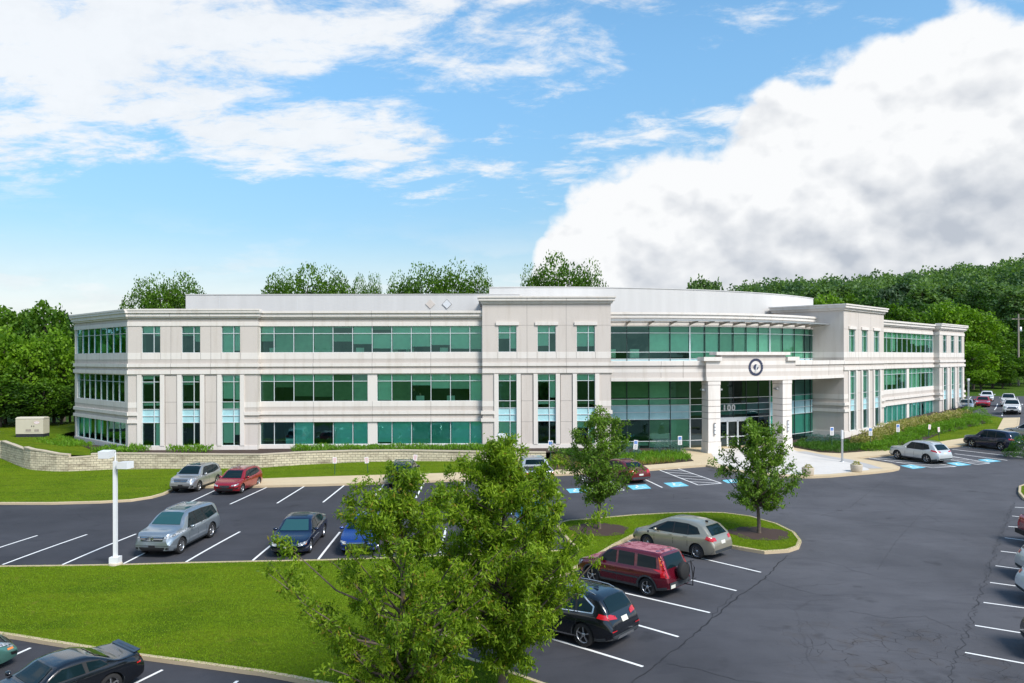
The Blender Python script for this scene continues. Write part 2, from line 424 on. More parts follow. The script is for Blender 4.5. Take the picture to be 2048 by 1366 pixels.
# --- footprint of the building (for cutting the ground)
REAR = 17.0
foot = [LB(-HALF, 0), ML(S2, 0), ML(S1, 0), ML(0, PB), CLE, CLE+Vector((2, 13, 0)), ML(10, -25), LB(0, 28), MR(10, -25), MCR(11, -16), MCR(CANT, 0), MR(0, PB), MR(S1, 0), MR(S2, 0), MR(S3, PT), MA(8, 0), MA(0, 0), MA(-8, 0), ML(S3, PT)]
foot = [ML(S3, PT), ML(0, PB), CLE, CLE+Vector((2, 13, 0)), ML(10, -25), LB(0, 28), MR(10, -25), MCR(11, -16), MCR(CANT, 0), MR(0, PB), MR(S3, PT), MA(8, 0), MA(0, 0), MA(-8, 0)]
fc = Vector((sum(p.x for p in foot)/len(foot), sum(p.y for p in foot)/len(foot), 0))
foot_in = [p+(fc-p).normalized()*1.6 for p in foot]

# --- terrain sheet to the horizon
def hill(X, Y):
    def ss(t): t = min(1, max(0, t)); return t*t*(3-2*t)
    r = 33*ss((X-20)/130)+15*ss((X-120)/260)
    r *= ss((Y-190)/250)*(1-.9*ss((Y-620)/900))
    w = ss((abs(X)-200)/500)*6
    return r+w*ss((Y-200)/400)+1.2*math.sin(X*.02+1)*ss((Y-200)/200)
gx = [-3000,-1600,-900,-500,-300,-200,-150,-120]+[-96+2.2*i for i in range(106)]+[140,150,162,176,195,220,250,280,320,380,500,800,1500,3000]
gy = [-1500,-600,-200,-60,-20,-6]+[2*i for i in range(93)]+[190,198,208,220,235,250,270,290,310,330,350,375,400,430,460,500,560,640,760,950,1400,2400,4000]
VX, VY = np.meshgrid(gx, gy); VZ = TZ(VX.ravel(), VY.ravel())-.09
VZ = VZ+np.array([hill(x, y) for x, y in zip(VX.ravel(), VY.ravel())])
mb = MB(); nx = len(gx); Fs = []
for j in range(len(gy)-1):
    for i in range(nx-1):
        cx, cy = (gx[i]+gx[i+1])/2, (gy[j]+gy[j+1])/2
        if 60 < cy < 140 and inside((cx, cy), foot_in): continue
        Fs.append((j*nx+i, j*nx+i+1, (j+1)*nx+i+1, (j+1)*nx+i))
mb.mesh(list(zip(VX.ravel(), VY.ravel(), VZ)), Fs, 0, True)
tag(mb.build('ground', M['meadow'], recalc=False), kind='structure')

# --- asphalt
asph = [(-62,8),(30,4),(62,20),(80,60),(92,90),(100,112)]
asph = [Vector(p) for p in asph]+[Vector(p[:2]) for p in pix([(2300,792.5),(2048,792.5),(1932,792)])]
asph += [Vector(p[:2]) for p in pix([(1938,826),(1990,834),(2004,840),(1990,852),(1930,870),(1893,876),(1779,893),(1700,904),(1640,925),(1500,930),(1412,926),(1342,931),(1280,935),(1146,942),(1000,949),(880,955),(760,960),(640,964),(520,967),(380,970),(320,985),(262,995),(200,998),(0,1000)])]+[Vector((-62, 50))]
sheet('parking_lot', asph, 0.0, 'asphalt', 1.6)
# --- raised lawns
LK = []   # kerb mesh collector
kb = MB()
lawnL = [(-90,1136),(0,1131.5),(130,1130),(250,1128),(372,1124.5),(505,1121.5),(640,1119),(800,1114),(960,1107),(1116,1100.5),(1154,1098.5),(1135,1081),(1121,1064),(1112,1052),(1119,1044),(1137,1040),(1195,1035.6),(1269,1029),(1348,1025),(1420,1024),(1448,1025),(1502,1032),(1555,1047),(1590,1064),(1603,1080),(1598,1093),(1577,1100),(1529,1103),(1475,1094),(1380,1076),(1288,1060),(1234,1088),(1167,1128),(1060,1182),(941,1247),(865,1281),(896,1300),(932,1312),(1029,1344),(1091,1366),(1180,1398),(1150,1500),(800,1490),(690,1376),(575,1354),(518,1344),(381,1325),(256,1308.7),(152,1292),(29,1272),(-90,1254)]
P = pix(lawnL, .13); sheet('lawn', P, .13, 'lawn', 1.4)
kerb(kb, P, True, side=(1 if area(P) > 0 else -1))
lawnA = [(-90,1006),(0,1005.5),(100,1005.5),(200,1003),(262,999.5),(305,993),(330,986),(350,976),(400,972)]
Pa = pix(lawnA, .13)
wallbase = pix([(1090,925),(1000,926),(900,921),(850,921),(760,924),(600,932),(450,939),(330,940),(229,941),(150,944),(113,944.5),(61,942),(30,931),(0,919),(-40,912),(-90,908)])
sw_top = pix([(520,957),(640,953),(760,949.5),(880,946),(1000,942),(1102,939.8)], .13)
pl = Pa+pix([(520,958)], .13)+sw_top[1:]+wallbase
sheet('lawn', [p for p in pl], .125, 'lawn', 1.6)
kerb(kb, Pa, False, side=1)
# --- sidewalk strip along the far row and round the entrance
swb = pix([(400,972.5),(520,971.5),(640,968.5),(760,965),(880,960.5),(1000,955),(1102,948.6),(1146,947),(1210,943.5),(1281,939.8),(1342,935),(1390,931.5),(1412,930)], .14)
swt = pix([(1388,922),(1342,926.4),(1281,931),(1210,935),(1146,938),(1102,939.8),(1000,942),(880,946),(760,949.5),(640,953),(520,957),(400,960)], .14)
sheet('sidewalk', swb+swt, .14, 'sidewalk', 1.5)
kerb(kb, swb, False, side=1)
plz_e = pix([(1412,930),(1450,939),(1520,949),(1580,953),(1624,953),(1661,951.4),(1700,948),(1745,944.4),(1785,940),(1798,937),(1800,933.5),(1784,927),(1735,919),(1712,915.5),(1740,912.5),(1779,909),(1840,901),(1902,892.6),(1926.6,890),(1950,885),(1985,873),(2010,862),(2038,849),(2040,835)], .14)
plz_b = pix([(2007,835.5),(1995,858),(1960,869),(1926.6,876),(1893,881),(1779,898.8),(1740,902),(1679,906.5),(1640,904.8),(1582,894)], .14)
door_l = pix([(1361,901.5),(1388,922)], .14)
plz = plz_e+plz_b+[MA(6, -.5), MA(3, -.5), MA(0, -.5), MA(-3, -.5), MA(-5.4, -.5)]+door_l
sheet('plaza', plz, .142, 'sidewalk', 1.5)
kerb(kb, plz_e, False, side=1)
inner = pix([(1436,927),(1470,939),(1530,946),(1580,949),(1624,949.5),(1661,948),(1700,944.5),(1740,940),(1725,929),(1690,920),(1655,915),(1600,904)], .14)
sheet('plaza', inner+[MA(4.2, 1.4), MA(0, 1.4), MA(-3.6, 1.4)], .147, 'plaza', 1.5)
gb = MB(); strip(gb, pix([(1600,903),(1655,914),(1690,919.5),(1725,928.5),(1752,937)], .147), 1.1, .152); tag(gb.build('plaza', M['plaza_grey'], recalc=False), kind='structure')
tag(kb.build('kerb', M['kerb'], recalc=False), kind='structure')
# island at the right edge
Pi = pix([(2037,972),(2036,984),(2046,996),(2070,1004),(2110,1006),(2140,990),(2110,968),(2060,964)], .13)
sheet('lawn', Pi, .13, 'lawn', 1.2); k2 = MB(); kerb(k2, Pi, True, side=(1 if area(Pi) > 0 else -1)); tag(k2.build('kerb', M['kerb'], recalc=False), kind='structure')
# right lawn and its planted bank
lr = pix([(1771,898.5),(1893,881),(1926.6,876),(1960,869),(1995,858),(2007,836.5),(1991,832.5),(1960,832)], .12)
sheet('lawn', lr+[MCR(4, 1.0), MR(0, PB+.1), MR(S1, .2), MR(S2, PT+.1)], .12, 'lawn', 1.6)
def bed(poly, dz=.16, name='mulch_bed', zf=None): return sheet(name, poly, dz, 'mulch', 1.4, zf=zf)
bed([MR(0, PB-.2), MR(S1, -.3), MR(S2, PT-.3), MR(S3, PT-.3), MR(S3-.2, -7), MA(5.8, -.3)]+list(reversed([Vector(p) for p in pix([(1972,846),(1930,856),(1885,866),(1850,880),(1820,886),(1779,898.5),(1740,902),(1679,906.3),(1640,904.6),(1582,893.8)], .14)]))[::1])
# bed left of the entrance
bed(pix([(1095,939.5),(1146,937.6),(1210,934.6),(1281,930.6),(1342,926),(1386,921.8),(1361,902)], .14)+[MA(-5.6, -.3), MA(-9, -.3), LB(-12, 2.6), ML(S3-.4, PT-.3), ML(S2, PT-.3), ML(S2-3, .3), Vector((2.6, 65.2, 0))])

# --- painted markings
mk = MB(); LW = .11
def line(a, b, w=LW, ext=0.0, m=0, mbx=None):
    A, B = G(*a), G(*b); d = (B-A).normalized(); strip(mbx or mk, [A-d*ext, B+d*ext], w, .006, m, 1.0)
for a, b in [((-70,1118),(75,1071)),((5,1129.5),(174,1069)),((125,1129.5),(272,1068)),((247,1127.5),(378,1065)),((372,1124),(480,1063.5)),((505,1121.5),(578,1062)),
             ((636,1119.5),(680,1064)),((768,1116),(790,1060)),((880,1111),(892,1057)),((1000,1107),(995,1052)),
             ((368,1010),(445,974)),((460,1008.5),(541,971.5)),((554,1006.6),(615,969)),((646,1004.7),(694,966.5)),((742,1002),(771,964.5)),((832,996),(850,961)),((925,992),(930,958)),
             ((1020,989),(1012,953)),((1119.5,987),(1088,950)),((1324.7,975.2),(1256,943)),
             ((960,1236),(1286,1333.5)),((1050,1188),(1357,1273.8)),((1110,1155),(1420,1225.6)),((1190,1115),(1473,1181.6)),((1255,1082),(1522,1144.7)),
             ((2046,915),(1904.6,898.8)),((2014.4,920.7),(1909,907.5)),((2070,909),(1916,892.6)),((2110,901),(1950,884)),
             ((1942.4,793.4),(1937,800)),((1983.7,794),(1980,801)),((1950,808),(1945,816)),((1995,807.4),(1989,820)),((2041.6,807.4),(2040.5,819)),((2005.6,826),(2004,832)),((1935,813.5),(2060,812.5)),
             ((-20,1332),(61,1296)),((262,1371),(325,1340)),((420,1405),(475,1362))]:
    line(a, b)
for (x, y, x2, y2) in [(1930,1305,2048,1327),(1950,1251,2040,1265.6),(1967,1205,2048,1216),(1980,1165,2031,1172),(1991,1131.5,2024,1136),(2001.5,1102.5,2027,1105.5),(2009.6,1075.6,2032,1078.5),(2017,1053,2036,1054.5),(2024.6,1032,2037,1033.5),(2030,1014.5,2048,1015.5)]:
    A, B = G(x, y), G(x2, y2); B = A+(B-A).normalized()*5.4; strip(mk, [A, B], .10, .006)
def hatch(a0, a1, b0, b1, n):     # a: left edge, b: right edge (near building -> near camera)
    A0, A1, B0, B1 = G(*a0), G(*a1), G(*b0), G(*b1)
    for p, q in ((A0, A1), (B0, B1), (A1, B1)): strip(mk, [p, q], .10, .006, 0, 1.0)
    for i in range(n):
        t = i/n; u = min(1, t+.22); strip(mk, [A0.lerp(A1, t), B0.lerp(B1, u)], .10, .0075, 0, 1.0)
hatch((1315,938.6),(1396.7,970.3),(1354,936.6),(1443,966.7), 5)
hatch((1155,948),(1187,985),(1192,945.5),(1247.8,980.6), 5)
hatch((1722.8,913.5),(1866,935.7),(1763,909.9),(1912.5,933), 6)
hatch((1855,911),(1953.8,929),(1880,908),(1980,926.5), 5)
tag(mk.build('road_marking', M['paint_white'], recalc=False), kind='structure')
bl = MB(); wh = MB()
for c in [((1132,978),(1167,976),(1177,984.5),(1140,986.3)),((1254,971.5),(1291.7,968.6),(1302.7,977),(1266,979.6)),((1327,966),(1361.3,964),(1378,972),(1344,974.7)),((1443,960.5),(1479,957.5),(1497,963.5),(1456,966.5)),
          ((1800,931.3),(1823,929.5),(1852,935.3),(1826.5,937.8)),((1891.5,926),(1916,924.2),(1943.3,929.9),(1916,932)),((1955.6,919.8),(1974,917.6),(2003,922.5),(1977.5,924.8))]:
    q = [G(*p) for p in c]; bl.face([(p.x, p.y, p.z+.006) for p in q][::-1])
    def at(u, v): a = q[0].lerp(q[1], u); b = q[3].lerp(q[2], u); return a.lerp(b, v)   # wheelchair figure
    fig = [[(.46,.12),(.48,.45),(.66,.47),(.76,.72),(.84,.68)]]
    th = [2*PI*k/10 for k in range(3, 10)]
    fig.append([(.5+.2*math.cos(a), .62-.2*math.sin(a)) for a in [rad(100+25*k) for k in range(9)]])
    fig.append([(.43,.10),(.49,.10)])
    for poly in fig: strip(wh, [at(u, v) for u, v in poly], .11, .011, 0, .5)
tag(bl.build('road_marking', M['paint_blue'], recalc=False), kind='structure')
tag(wh.build('road_marking', M['paint_white'], recalc=False), kind='structure')
# sealed seams and cracks in the asphalt
t = NT('tar'); t.set(Base_Color=(.016, .015, .016), Roughness=.7); M['tar'] = t.mat
cm = MB(); rg = R
for L, w, wob in [([(1262,1366),(1354,1297),(1421,1241),(1483,1187.5),(1528,1158),(1574,1110)], .08, .05), ([(1470,1188),(1440,1215),(1400,1262)], .04, .08),
               ([(1640,1032),(1700,1015),(1775,955.6)], .035, .02), ([(1600,1022),(1700,1039),(1820,1053),(1996,1077)], .035, .03),
               ([(1333,1327),(1400,1340),(1475,1361),(1600,1372)], .03, .05), ([(1528,1158),(1580,1175),(1640,1190),(1700,1192)], .025, .05),
               ([(2028,1004),(2000,1075),(1975,1150),(1935,1260),(1895,1366)], .05, .12), ([(2024,1010),(1992,1090),(1960,1180),(1925,1280)], .03, .14),
               ([(1700,1222),(1770,1236),(1850,1232),(1920,1262)], .03, .08), ([(1885,995),(1840,1030),(1790,1085),(1755,1140)], .025, .02),
               ([(80,1037),(180,1039),(300,1036),(420,1041),(560,1043)], .025, .05), ([(0,1018),(110,1022),(240,1020)], .03, .05), ([(240,1062),(310,1058),(330,1055)], .025, .04),
               ([(480,1030),(540,1015),(600,1012),(720,1009)], .02, .05), ([(75,1071),(105,1064)], .02, .02), ([(480,1063),(500,1058),(560,1056)], .025, .05)]:
    strip(cm, pix(L), w*.62, .003, 0, .25, wob, rg)
tag(cm.build('asphalt_crack', M['tar'], recalc=False), kind='structure')
# planting soil under the two island trees
for x, y in [(1198,1059),(1518,1067)]:
    c = G(x, y, .13); tag(sheet('mulch_ring', [(c.x+(1.5+.2*math.sin(5*a))*math.cos(a), c.y+1.5*math.sin(a)) for a in [k*PI/10 for k in range(20)]], .145, 'mulch', .6), kind='structure')
# ------------------------------------------------------------------ the office building
flat('joint', (.20, .18, .17), .95)
BLD = empty('office_building', (ML(S2, 0).x, ML(S2, 0).y, .9))
tag(BLD, 'long three storey pale concrete office building with green glass and 100 over its doors', 'office building')
bpy.context.view_layer.update()
def part(mb, name, mats, parent=BLD, **k):
    o = mb.build(name, mats, **k); o.parent = parent
    if parent is BLD: o.matrix_parent_inverse = Matrix.Translation(-Vector(BLD.location))
    return o
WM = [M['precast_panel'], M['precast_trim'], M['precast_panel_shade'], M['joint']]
# rows of the facade: z0, z1, material, how far proud
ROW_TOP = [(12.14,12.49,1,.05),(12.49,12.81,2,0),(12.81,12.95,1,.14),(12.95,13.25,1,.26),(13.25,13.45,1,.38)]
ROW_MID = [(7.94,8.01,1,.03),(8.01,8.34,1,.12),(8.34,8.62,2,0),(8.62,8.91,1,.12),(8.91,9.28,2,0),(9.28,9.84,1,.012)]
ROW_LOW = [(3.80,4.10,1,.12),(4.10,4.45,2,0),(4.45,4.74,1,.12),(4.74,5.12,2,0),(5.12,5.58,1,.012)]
BASE = [(.2,1.84,1,.06)]
TH = .42
def rows(mb, Mf, s0, s1, p, R_, e0=0, e1=0, dz=0, D=.42):
    for z0, z1, m, pr in R_:
        mb.mbox(Mf, s0-(pr if e0 else 0), s1+(pr if e1 else 0), p-D, p+pr, z0+dz, z1+dz, m)
def joints(mb, Mf, L, p, zs):
    for s in L:
        for z0, z1, pr in zs: mb.mbox(Mf, s-.012, s+.012, p+pr-.02, p+pr+.004, z0, z1, 3)
WIN = []
def bars(mb, Mf, ss, zz, p, w=.05, d=.08, thick=(), vdark=False):
    for s in ss:
        ww = w*(2.2 if s in thick else 1); mb.mbox(Mf, s-ww/2, s+ww/2, p-d, p+.02, zz[0], zz[-1], (1 if (vdark and s not in thick and s not in (ss[0], ss[-1])) else 0))
    for z in zz:
        for a, b in zip(ss[:-1], ss[1:]): mb.mbox(Mf, a+w/2, b-w/2, p-d, p+.015, z-w/2, z+w/2, 0)
def quad(Mf, s0, s1, p, z0, z1):
    q = [Mf(s0, p, z0), Mf(s1, p, z0), Mf(s1, p, z1), Mf(s0, p, z1)]
    n = (q[1]-q[0]).cross(q[3]-q[0]); o = Mf(s0, p+1, z0)-Mf(s0, p, z0)
    return q if n.dot(o) > 0 else q[::-1]
def window(Mf, ss, zz, p, span=(), blind=None, gm='glass_green', thick=(), w=.05, rec=.15, vdark=False):
    """glazed opening; ss, zz: mullion and transom lines; span: rows of opaque panels; blind(i,j)->(cover,material)"""
    f = MB(); bars(f, Mf, ss, zz, p-rec+.05, w, thick=thick, vdark=vdark)
    wo = part(f, 'window', [M['frame_white'], M['frame_dark']] if vdark else M['frame_white'])
    g = MB(); b = MB(); sp = MB()
    for j in range(len(zz)-1):
        for i in range(len(ss)-1):
            a, c, z0, z1 = ss[i]+.01, ss[i+1]-.01, zz[j]+.01, zz[j+1]-.01
            if j in span:
                sp.face(quad(Mf, a, c, p-rec, z0, z1)); continue
            q = quad(Mf, a, c, p-rec, z0, z1)
            k = R.uniform(-.006, .006); k2 = R.uniform(-.006, .006)
            o = (Mf(a, p, z0)-Mf(a, p-1, z0))
            q = [v+o*(k*(1 if n_ in (1, 2) else -1)+k2*(1 if n_ > 1 else -1)) for n_, v in enumerate(q)]
            g.face(q)
            cov, bm_ = blind(i, j) if blind else (0, 0)
            if cov > .02: b.face(quad(Mf, a+.03, c-.03, p-rec-.16, z1-(z1-z0)*cov, z1), bm_)
    pane = g.build('pane', M[gm], wo, recalc=False)
    if sp.f: sp.build('spandrel', M['spandrel_glass'], wo, recalc=False)
    if b.f: b.build('blind', [M['blind_light'], M['blind_mid'], M['blind_olive']], wo, recalc=False)
    WIN.append(wo); return wo
def linsp(a, b, n): return [a+(b-a)*i/n for i in range(n+1)]
def rb(lst_top, lst_low):      # blinds of a ribbon: top panes (row 1) and low panes (row 0)
    def f(i, j):
        L = lst_low if j == 0 else lst_top
        v = L[i % len(L)]
        return v if isinstance(v, tuple) else (v, 0)
    return f
def wing(Mf, side):
    L = side == 'L'
    w = MB()
    # ribbon section
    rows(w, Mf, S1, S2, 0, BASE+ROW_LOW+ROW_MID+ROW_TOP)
    mull = [S1+.03, S1+1.22]+[S1+1.22+1.704*k for k in range(1, 11)]+[S2-.05]
    e0, e1 = S1+9.35, S1+10.16
    for z0, z1 in ((1.84, 3.80), (5.58, 7.94)): w.mbox(Mf, e0, e1, -TH, .0, z0, z1, 1)
    for z0, z1 in ((1.84, 3.80), (5.58, 7.94), (9.84, 12.14)):
        w.mbox(Mf, S1-.02, S1+.03, -TH, -.02, z0, z1, 1)
    jz = [(.9,1.84,.06),(3.8,4.1,.12),(4.1,4.45,0),(4.45,4.74,.12),(4.74,5.12,0),(5.12,5.58,.012),(8.01,8.34,.12),(8.34,8.62,0),(8.62,8.91,.12),(8.91,9.28,0),(9.28,9.84,.012),(12.14,12.49,.05),(12.49,12.81,0),(12.95,13.25,.26),(13.25,13.45,.38)]
    joints(w, Mf, [S1+4.63, S1+9.75, S1+14.85], 0, jz)
    # bump and tower sections with three tall windows each
    for (a, b, p, c0, tower) in ((0, S1, PB, W0, False), (S2, S3, PT, S2+T0, True)):
        cs = [c0+PITCH*k for k in range(3)]
        rows(w, Mf, a, b, p, BASE, e0=0, e1=tower, D=.9)
        rows(w, Mf, a, b, p, ROW_MID, e0=0, e1=1, D=.9)
        if not tower:
            rows(w, Mf, a, b, p, ROW_TOP, e1=1, dz=.006, D=.9)
            w.mbox(Mf, a, b+.3, p-TH, p+.43, 13.456, 13.6, 1)
        else:
            w.mbox(Mf, a, b, p-7.5, p, 12.14, 14.04, 0)
            w.mbox(Mf, a-.14, b+.14, p-7.6, p+.14, 14.04, 14.16, 1); w.mbox(Mf, a-.2, b+.2, p-7.6, p+.2, 14.16, 14.28, 1)
            w.mbox(Mf, a-.34, b+.34, p-7.7, p+.34, 14.28, 14.52, 1); w.mbox(Mf, a-.42, b+.42, p-7.8, p+.42, 14.52, 14.66, 1)
        # third floor piers
        ed = [a]+sum([[c-.795, c+.795] for c in cs], [])+[b]
        for k in range(0, len(ed), 2): w.mbox(Mf, ed[k], ed[k+1], p-(.9 if k in (0, 6) else TH), p, 9.84, 12.14, 0)
        if tower:
            for c in cs: w.mbox(Mf, c-1.0, c+1.0, p, p+.11, 12.16, 12.44, 1)
        # tall windows below: pilasters and dark panels
        for k in range(0, len(ed), 2):
            x0, x1 = ed[k], ed[k+1]
            pl0 = x0+.36 if k > 0 else x0; pl1 = x1-.36 if k < 6 else x1
            if k > 0: w.mbox(Mf, x0, x0+.36, p-TH, p+.10, 1.84, 7.94, 1)
            if k < 6: w.mbox(Mf, x1-.36, x1, p-TH, p+.10, 1.84, 7.94, 1)
            if k in (0, 6):
                for z0, z1, m, pr in ROW_LOW: w.mbox(Mf, pl0-(pr if (k == 0 and tower) else 0), pl1+(pr if k == 6 else 0), p-.9, p+pr*1.0, z0, z1, m)
                w.mbox(Mf, pl0, pl1, p-.9, p, 1.84, 3.80, 0); w.mbox(Mf, pl0, pl1, p-.9, p, 5.58, 7.94, 0)
            else:
                w.mbox(Mf, pl0+.06, pl1-.06, p-TH, p, 1.84, 7.88, 0)
                w.mbox(Mf, pl0, pl1, p-TH, p-.04, 1.84, 7.94, 3)
                joints(w, Mf, [], p, [])
                for z in (3.78, 5.6): w.mbox(Mf, pl0+.06, pl1-.06, p-.01, p+.004, z-.012, z+.012, 3)
        joints(w, Mf, [c+s_*.83 for c in cs for s_ in (-1, 1)], p, [(9.28,9.84,.012)])
        joints(w, Mf, [(cs[0]+cs[1])/2, (cs[1]+cs[2])/2], p, ([(9.84,12.14,0),(12.14,14.04,0),(14.28,14.52,.34)] if tower else [(9.84,12.14,0),(12.49,12.81,0),(12.95,13.25,.26)])+[(8.01,8.34,.12),(8.34,8.62,0),(8.62,8.91,.12),(8.91,9.28,0),(9.28,9.84,.012)])
        if tower: w.mbox(Mf, a, b, p-.01, p+.004, 12.14, 12.16, 3)
        # windows
        for n_, c in enumerate(cs):
            ss = [c-.795, c+.225, c+.795]
            if L:
                T3 = {(0,0):((1,.95),(0,.12)), (0,1):((1,1),(.12,.42)), (0,2):((1,1),(.98,.9)), (1,0):((1,1),(.3,.82)), (1,1):((1,1),(.68,.05)), (1,2):((1,1),(.72,.7))}[(int(tower), n_)]
                T2 = {(0,0):((.6,.2),(.1,0)), (0,1):((1,.8),(.15,0)), (0,2):((1,1),(.85,.9)), (1,0):((1,1),(.95,.95)), (1,1):((1,1),(.06,.85)), (1,2):((1,1),(0,0))}[(int(tower), n_)]
                T1 = {(0,0):(0,1), (0,1):(0,0), (0,2):(.9,.55), (1,0):(1,1), (1,1):(0,0), (1,2):(.3,1)}[(int(tower), n_)]
            else:
                T3 = ((1,1),(R.choice([1,1,.9]) if tower else .1, 1 if tower else 0)); T2 = ((1,1),(R.choice([1,.9]), R.choice([1,.8]))); T1 = (0, 0)
            mi = R.choice([0, 0, 1])
            window(Mf, ss, [9.84, 11.50, 12.14], p, blind=lambda i, j, T=T3, m=mi: (T[0][i], m) if j == 1 else (T[1][i], m))
            ml = 2 if (L and tower and n_ in (0, 2)) else mi
            window(Mf, ss, [1.84, 3.83, 4.40, 4.98, 5.60, 7.335, 7.90], p, span=(1, 2),
                   blind=lambda i, j, T=T2, T1=T1, m=mi, ml=ml: {5: (T[0][i], m), 4: (T[1][i], ml), 3: (1 if T[1][i] > .5 else .5, ml), 0: (T1[i], m)}.get(j, (0, 0)))
    if L:
        window(Mf, mull, [9.84, 11.50, 12.14], 0, blind=rb([1,(1,1),(1,1),(1,1),(.2,1),1,(.5,2),1,1,1,1,(1,1)], [(.4,1),(1,1),(1,1),(1,1),(.42,1),(.56,0),.8,.85,.70,.62,.82,(.84,1)]))
        window(Mf, [m for m in mull if m < e0-.3]+[e0], [5.58, 7.335, 7.94], 0, blind=rb([1,1,1,1,(1,2),(1,2)], [(.95,2),(.3,2),(.75,2),(.78,2),(.95,2),(.98,1)]))
        window(Mf, [e1]+[m for m in mull if m > e1+.3], [5.58, 7.335, 7.94], 0, blind=rb([1,1,1,1,1,1], [.96,(1,2),.22,.38,(.40,1),1]))
        window(Mf, [m for m in mull if m < e0-.3]+[e0], [1.84, 3.80], 0, gm='glass_teal', blind=rb([0], [0,0,1,0,1,1]))
        window(Mf, [e1]+[m for m in mull if m > e1+.3], [1.84, 3.80], 0, gm='glass_teal', blind=rb([0], [.93,1,(1,1),(1,1),1,1]))
    else:
        rv = mull
        window(Mf, rv, [9.84, 11.50, 12.14], 0, blind=rb([1,1,1,1,1,1,1,(1,1),1,1,1,1], [.62,(.4,1),.45,.5,.35,0,0,0,.9,(1,2),(1,1),.97]))
        window(Mf, [m for m in mull if m < e0-.3]+[e0], [5.58, 7.335, 7.94], 0, blind=rb([1], [1,0,0,1,1,1]))
        window(Mf, [e1]+[m for m in mull if m > e1+.3], [5.58, 7.335, 7.94], 0, blind=rb([1], [.55,0,.7,.68,1,1]))
        window(Mf, [m for m in mull if m < e0-.3]+[e0], [1.84, 3.80], 0, gm='glass_teal', blind=rb([0], [1,1,0,1,1,1]))
        window(Mf, [e1]+[m for m in mull if m > e1+.3], [1.84, 3.80], 0, gm='glass_teal', blind=rb([0], [1]))
    # reveal at the end of the ribbon, beside the tower
    part(w, 'wall', WM)
    return cs
wing(ML, 'L'); wing(MR, 'R')
# canted end faces
def cant(Mf, flip):
    w = MB()
    rows(w, Mf, 0, CANT, 0, [(.2,1.84,1,.06)]+ROW_LOW+ROW_MID+ROW_TOP, e0=1, e1=1, dz=-.004)
    w.mbox(Mf, -.3, CANT+.3, -TH, .43, 13.45, 13.594, 1)
    e = [(.35, CANT-.55), (.60, CANT-.75), (.10, CANT-.42)]
    for (a, b), (z0, z1) in zip(e, ((1.84, 3.80), (5.58, 7.94), (9.84, 12.14))):
        if flip: a, b = CANT-b, CANT-a
        w.mbox(Mf, 0, a, -TH, -.004, z0, z1, 1); w.mbox(Mf, b, CANT, -TH, -.004, z0, z1, 1)
        zz = [z0+.02, z1] if z0 < 2 else [z0, z1-.62, z1]
        window(Mf, [a]+[b-(b-a)*.975*k/8 for k in range(8, -1, -1)], zz, 0, gm='glass_teal' if z0 < 2 else ('glass_sky' if z0 > 9 else 'glass_green'), w=.036, rec=.13, blind=rb([0], [0, .9, .8, 0, .7, 0, 0, .1, 0]) if z0 < 2 else rb([0, 0], [0, 0]))
    joints(w, Mf, [CANT*k/4 for k in (1, 2, 3)], -.004, [(8.01,8.34,.12),(8.34,8.62,0),(8.91,9.28,0),(9.28,9.84,.012),(5.12,5.58,.012),(4.74,5.12,0),(12.49,12.81,0),(12.95,13.25,.26)])
    part(w, 'wall', WM)
cant(MCL, False); cant(MCR, True)
# tower side faces towards the curved centre
for Mf in (ML, MR):
    w = MB(); sd = lambda d, p, z, Mf=Mf: Mf(S3+p, PT-d, z)
    RW = [(.2,1.84,1,.06),(1.84,3.8,0,0)]+ROW_LOW+[(5.58,7.94,0,0)]+ROW_MID+[(9.84,12.14,0,0)]
    for z0, z1, m, pr in RW: w.mbox(sd, TH, 7.2, -.3, pr-.003, z0+.003, z1+.003, m)
    part(w, 'wall', WM)
# curved curtain wall
lts = [-12.4, -10.45, -8.5, -6.55, -4.65]; ltc = linsp(-4.65, 4.65, 6); rts = [4.65, 6.55, 8.5, 10.45, 11.6, 12.4]
w = MB(); fine = linsp(-12.6, 12.6, 26)
for a, b in zip(fine[:-1], fine[1:]):
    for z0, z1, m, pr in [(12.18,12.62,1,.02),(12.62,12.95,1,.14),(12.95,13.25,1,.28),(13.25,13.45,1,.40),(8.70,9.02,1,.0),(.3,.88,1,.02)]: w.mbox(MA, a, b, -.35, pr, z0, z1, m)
part(w, 'wall', WM)
def cb(seed, lo):
    def f(i, j): return (lo.get((i, j), lo.get(j, (0, 0))))
    return f
Z3 = [9.02, 9.19, 9.82, 11.57, 12.18]
window(vdark=True, Mf=MA, ss=lts, zz=Z3, p=.05, span=(0,), rec=.12, thick=(-4.65,), blind=cb(1, {3: (1,1), (0,3): (.0,0), (1,3): (.1,0), (2,2): (1,0), (3,2): (1,0), (0,2): (.0,0)}))
window(vdark=True, Mf=MA, ss=ltc[:]+[], zz=Z3, p=.05, span=(0,), rec=.12, thick=(4.65,), blind=cb(1, {3: (1,1), 2: (1,0), 1: (.95,0), (2,2): (1,1), (3,2): (1,1)}))
window(vdark=True, Mf=MA, ss=rts, zz=Z3, p=.05, span=(0,), rec=.12, blind=cb(1, {3: (1,1), 2: (1,1), 1: (1,0), (3,2): (0,0), (4,2): (0,0)}))
Z1 = [.88, 1.69, 3.68, 4.33, 4.97, 5.54, 7.34]
window(vdark=True, Mf=MA, ss=lts, zz=Z1, p=.05, span=(2, 3), rec=.12, thick=(-4.65,), gm='glass_green', blind=cb(1, {5: (.93,2), (2,5): (.95,1), 4: (1,1), (3,1): (1,1), (2,1): (.9,2), 0: (.7,1), (0,0): (0,0), (1,0): (.5,1)}))
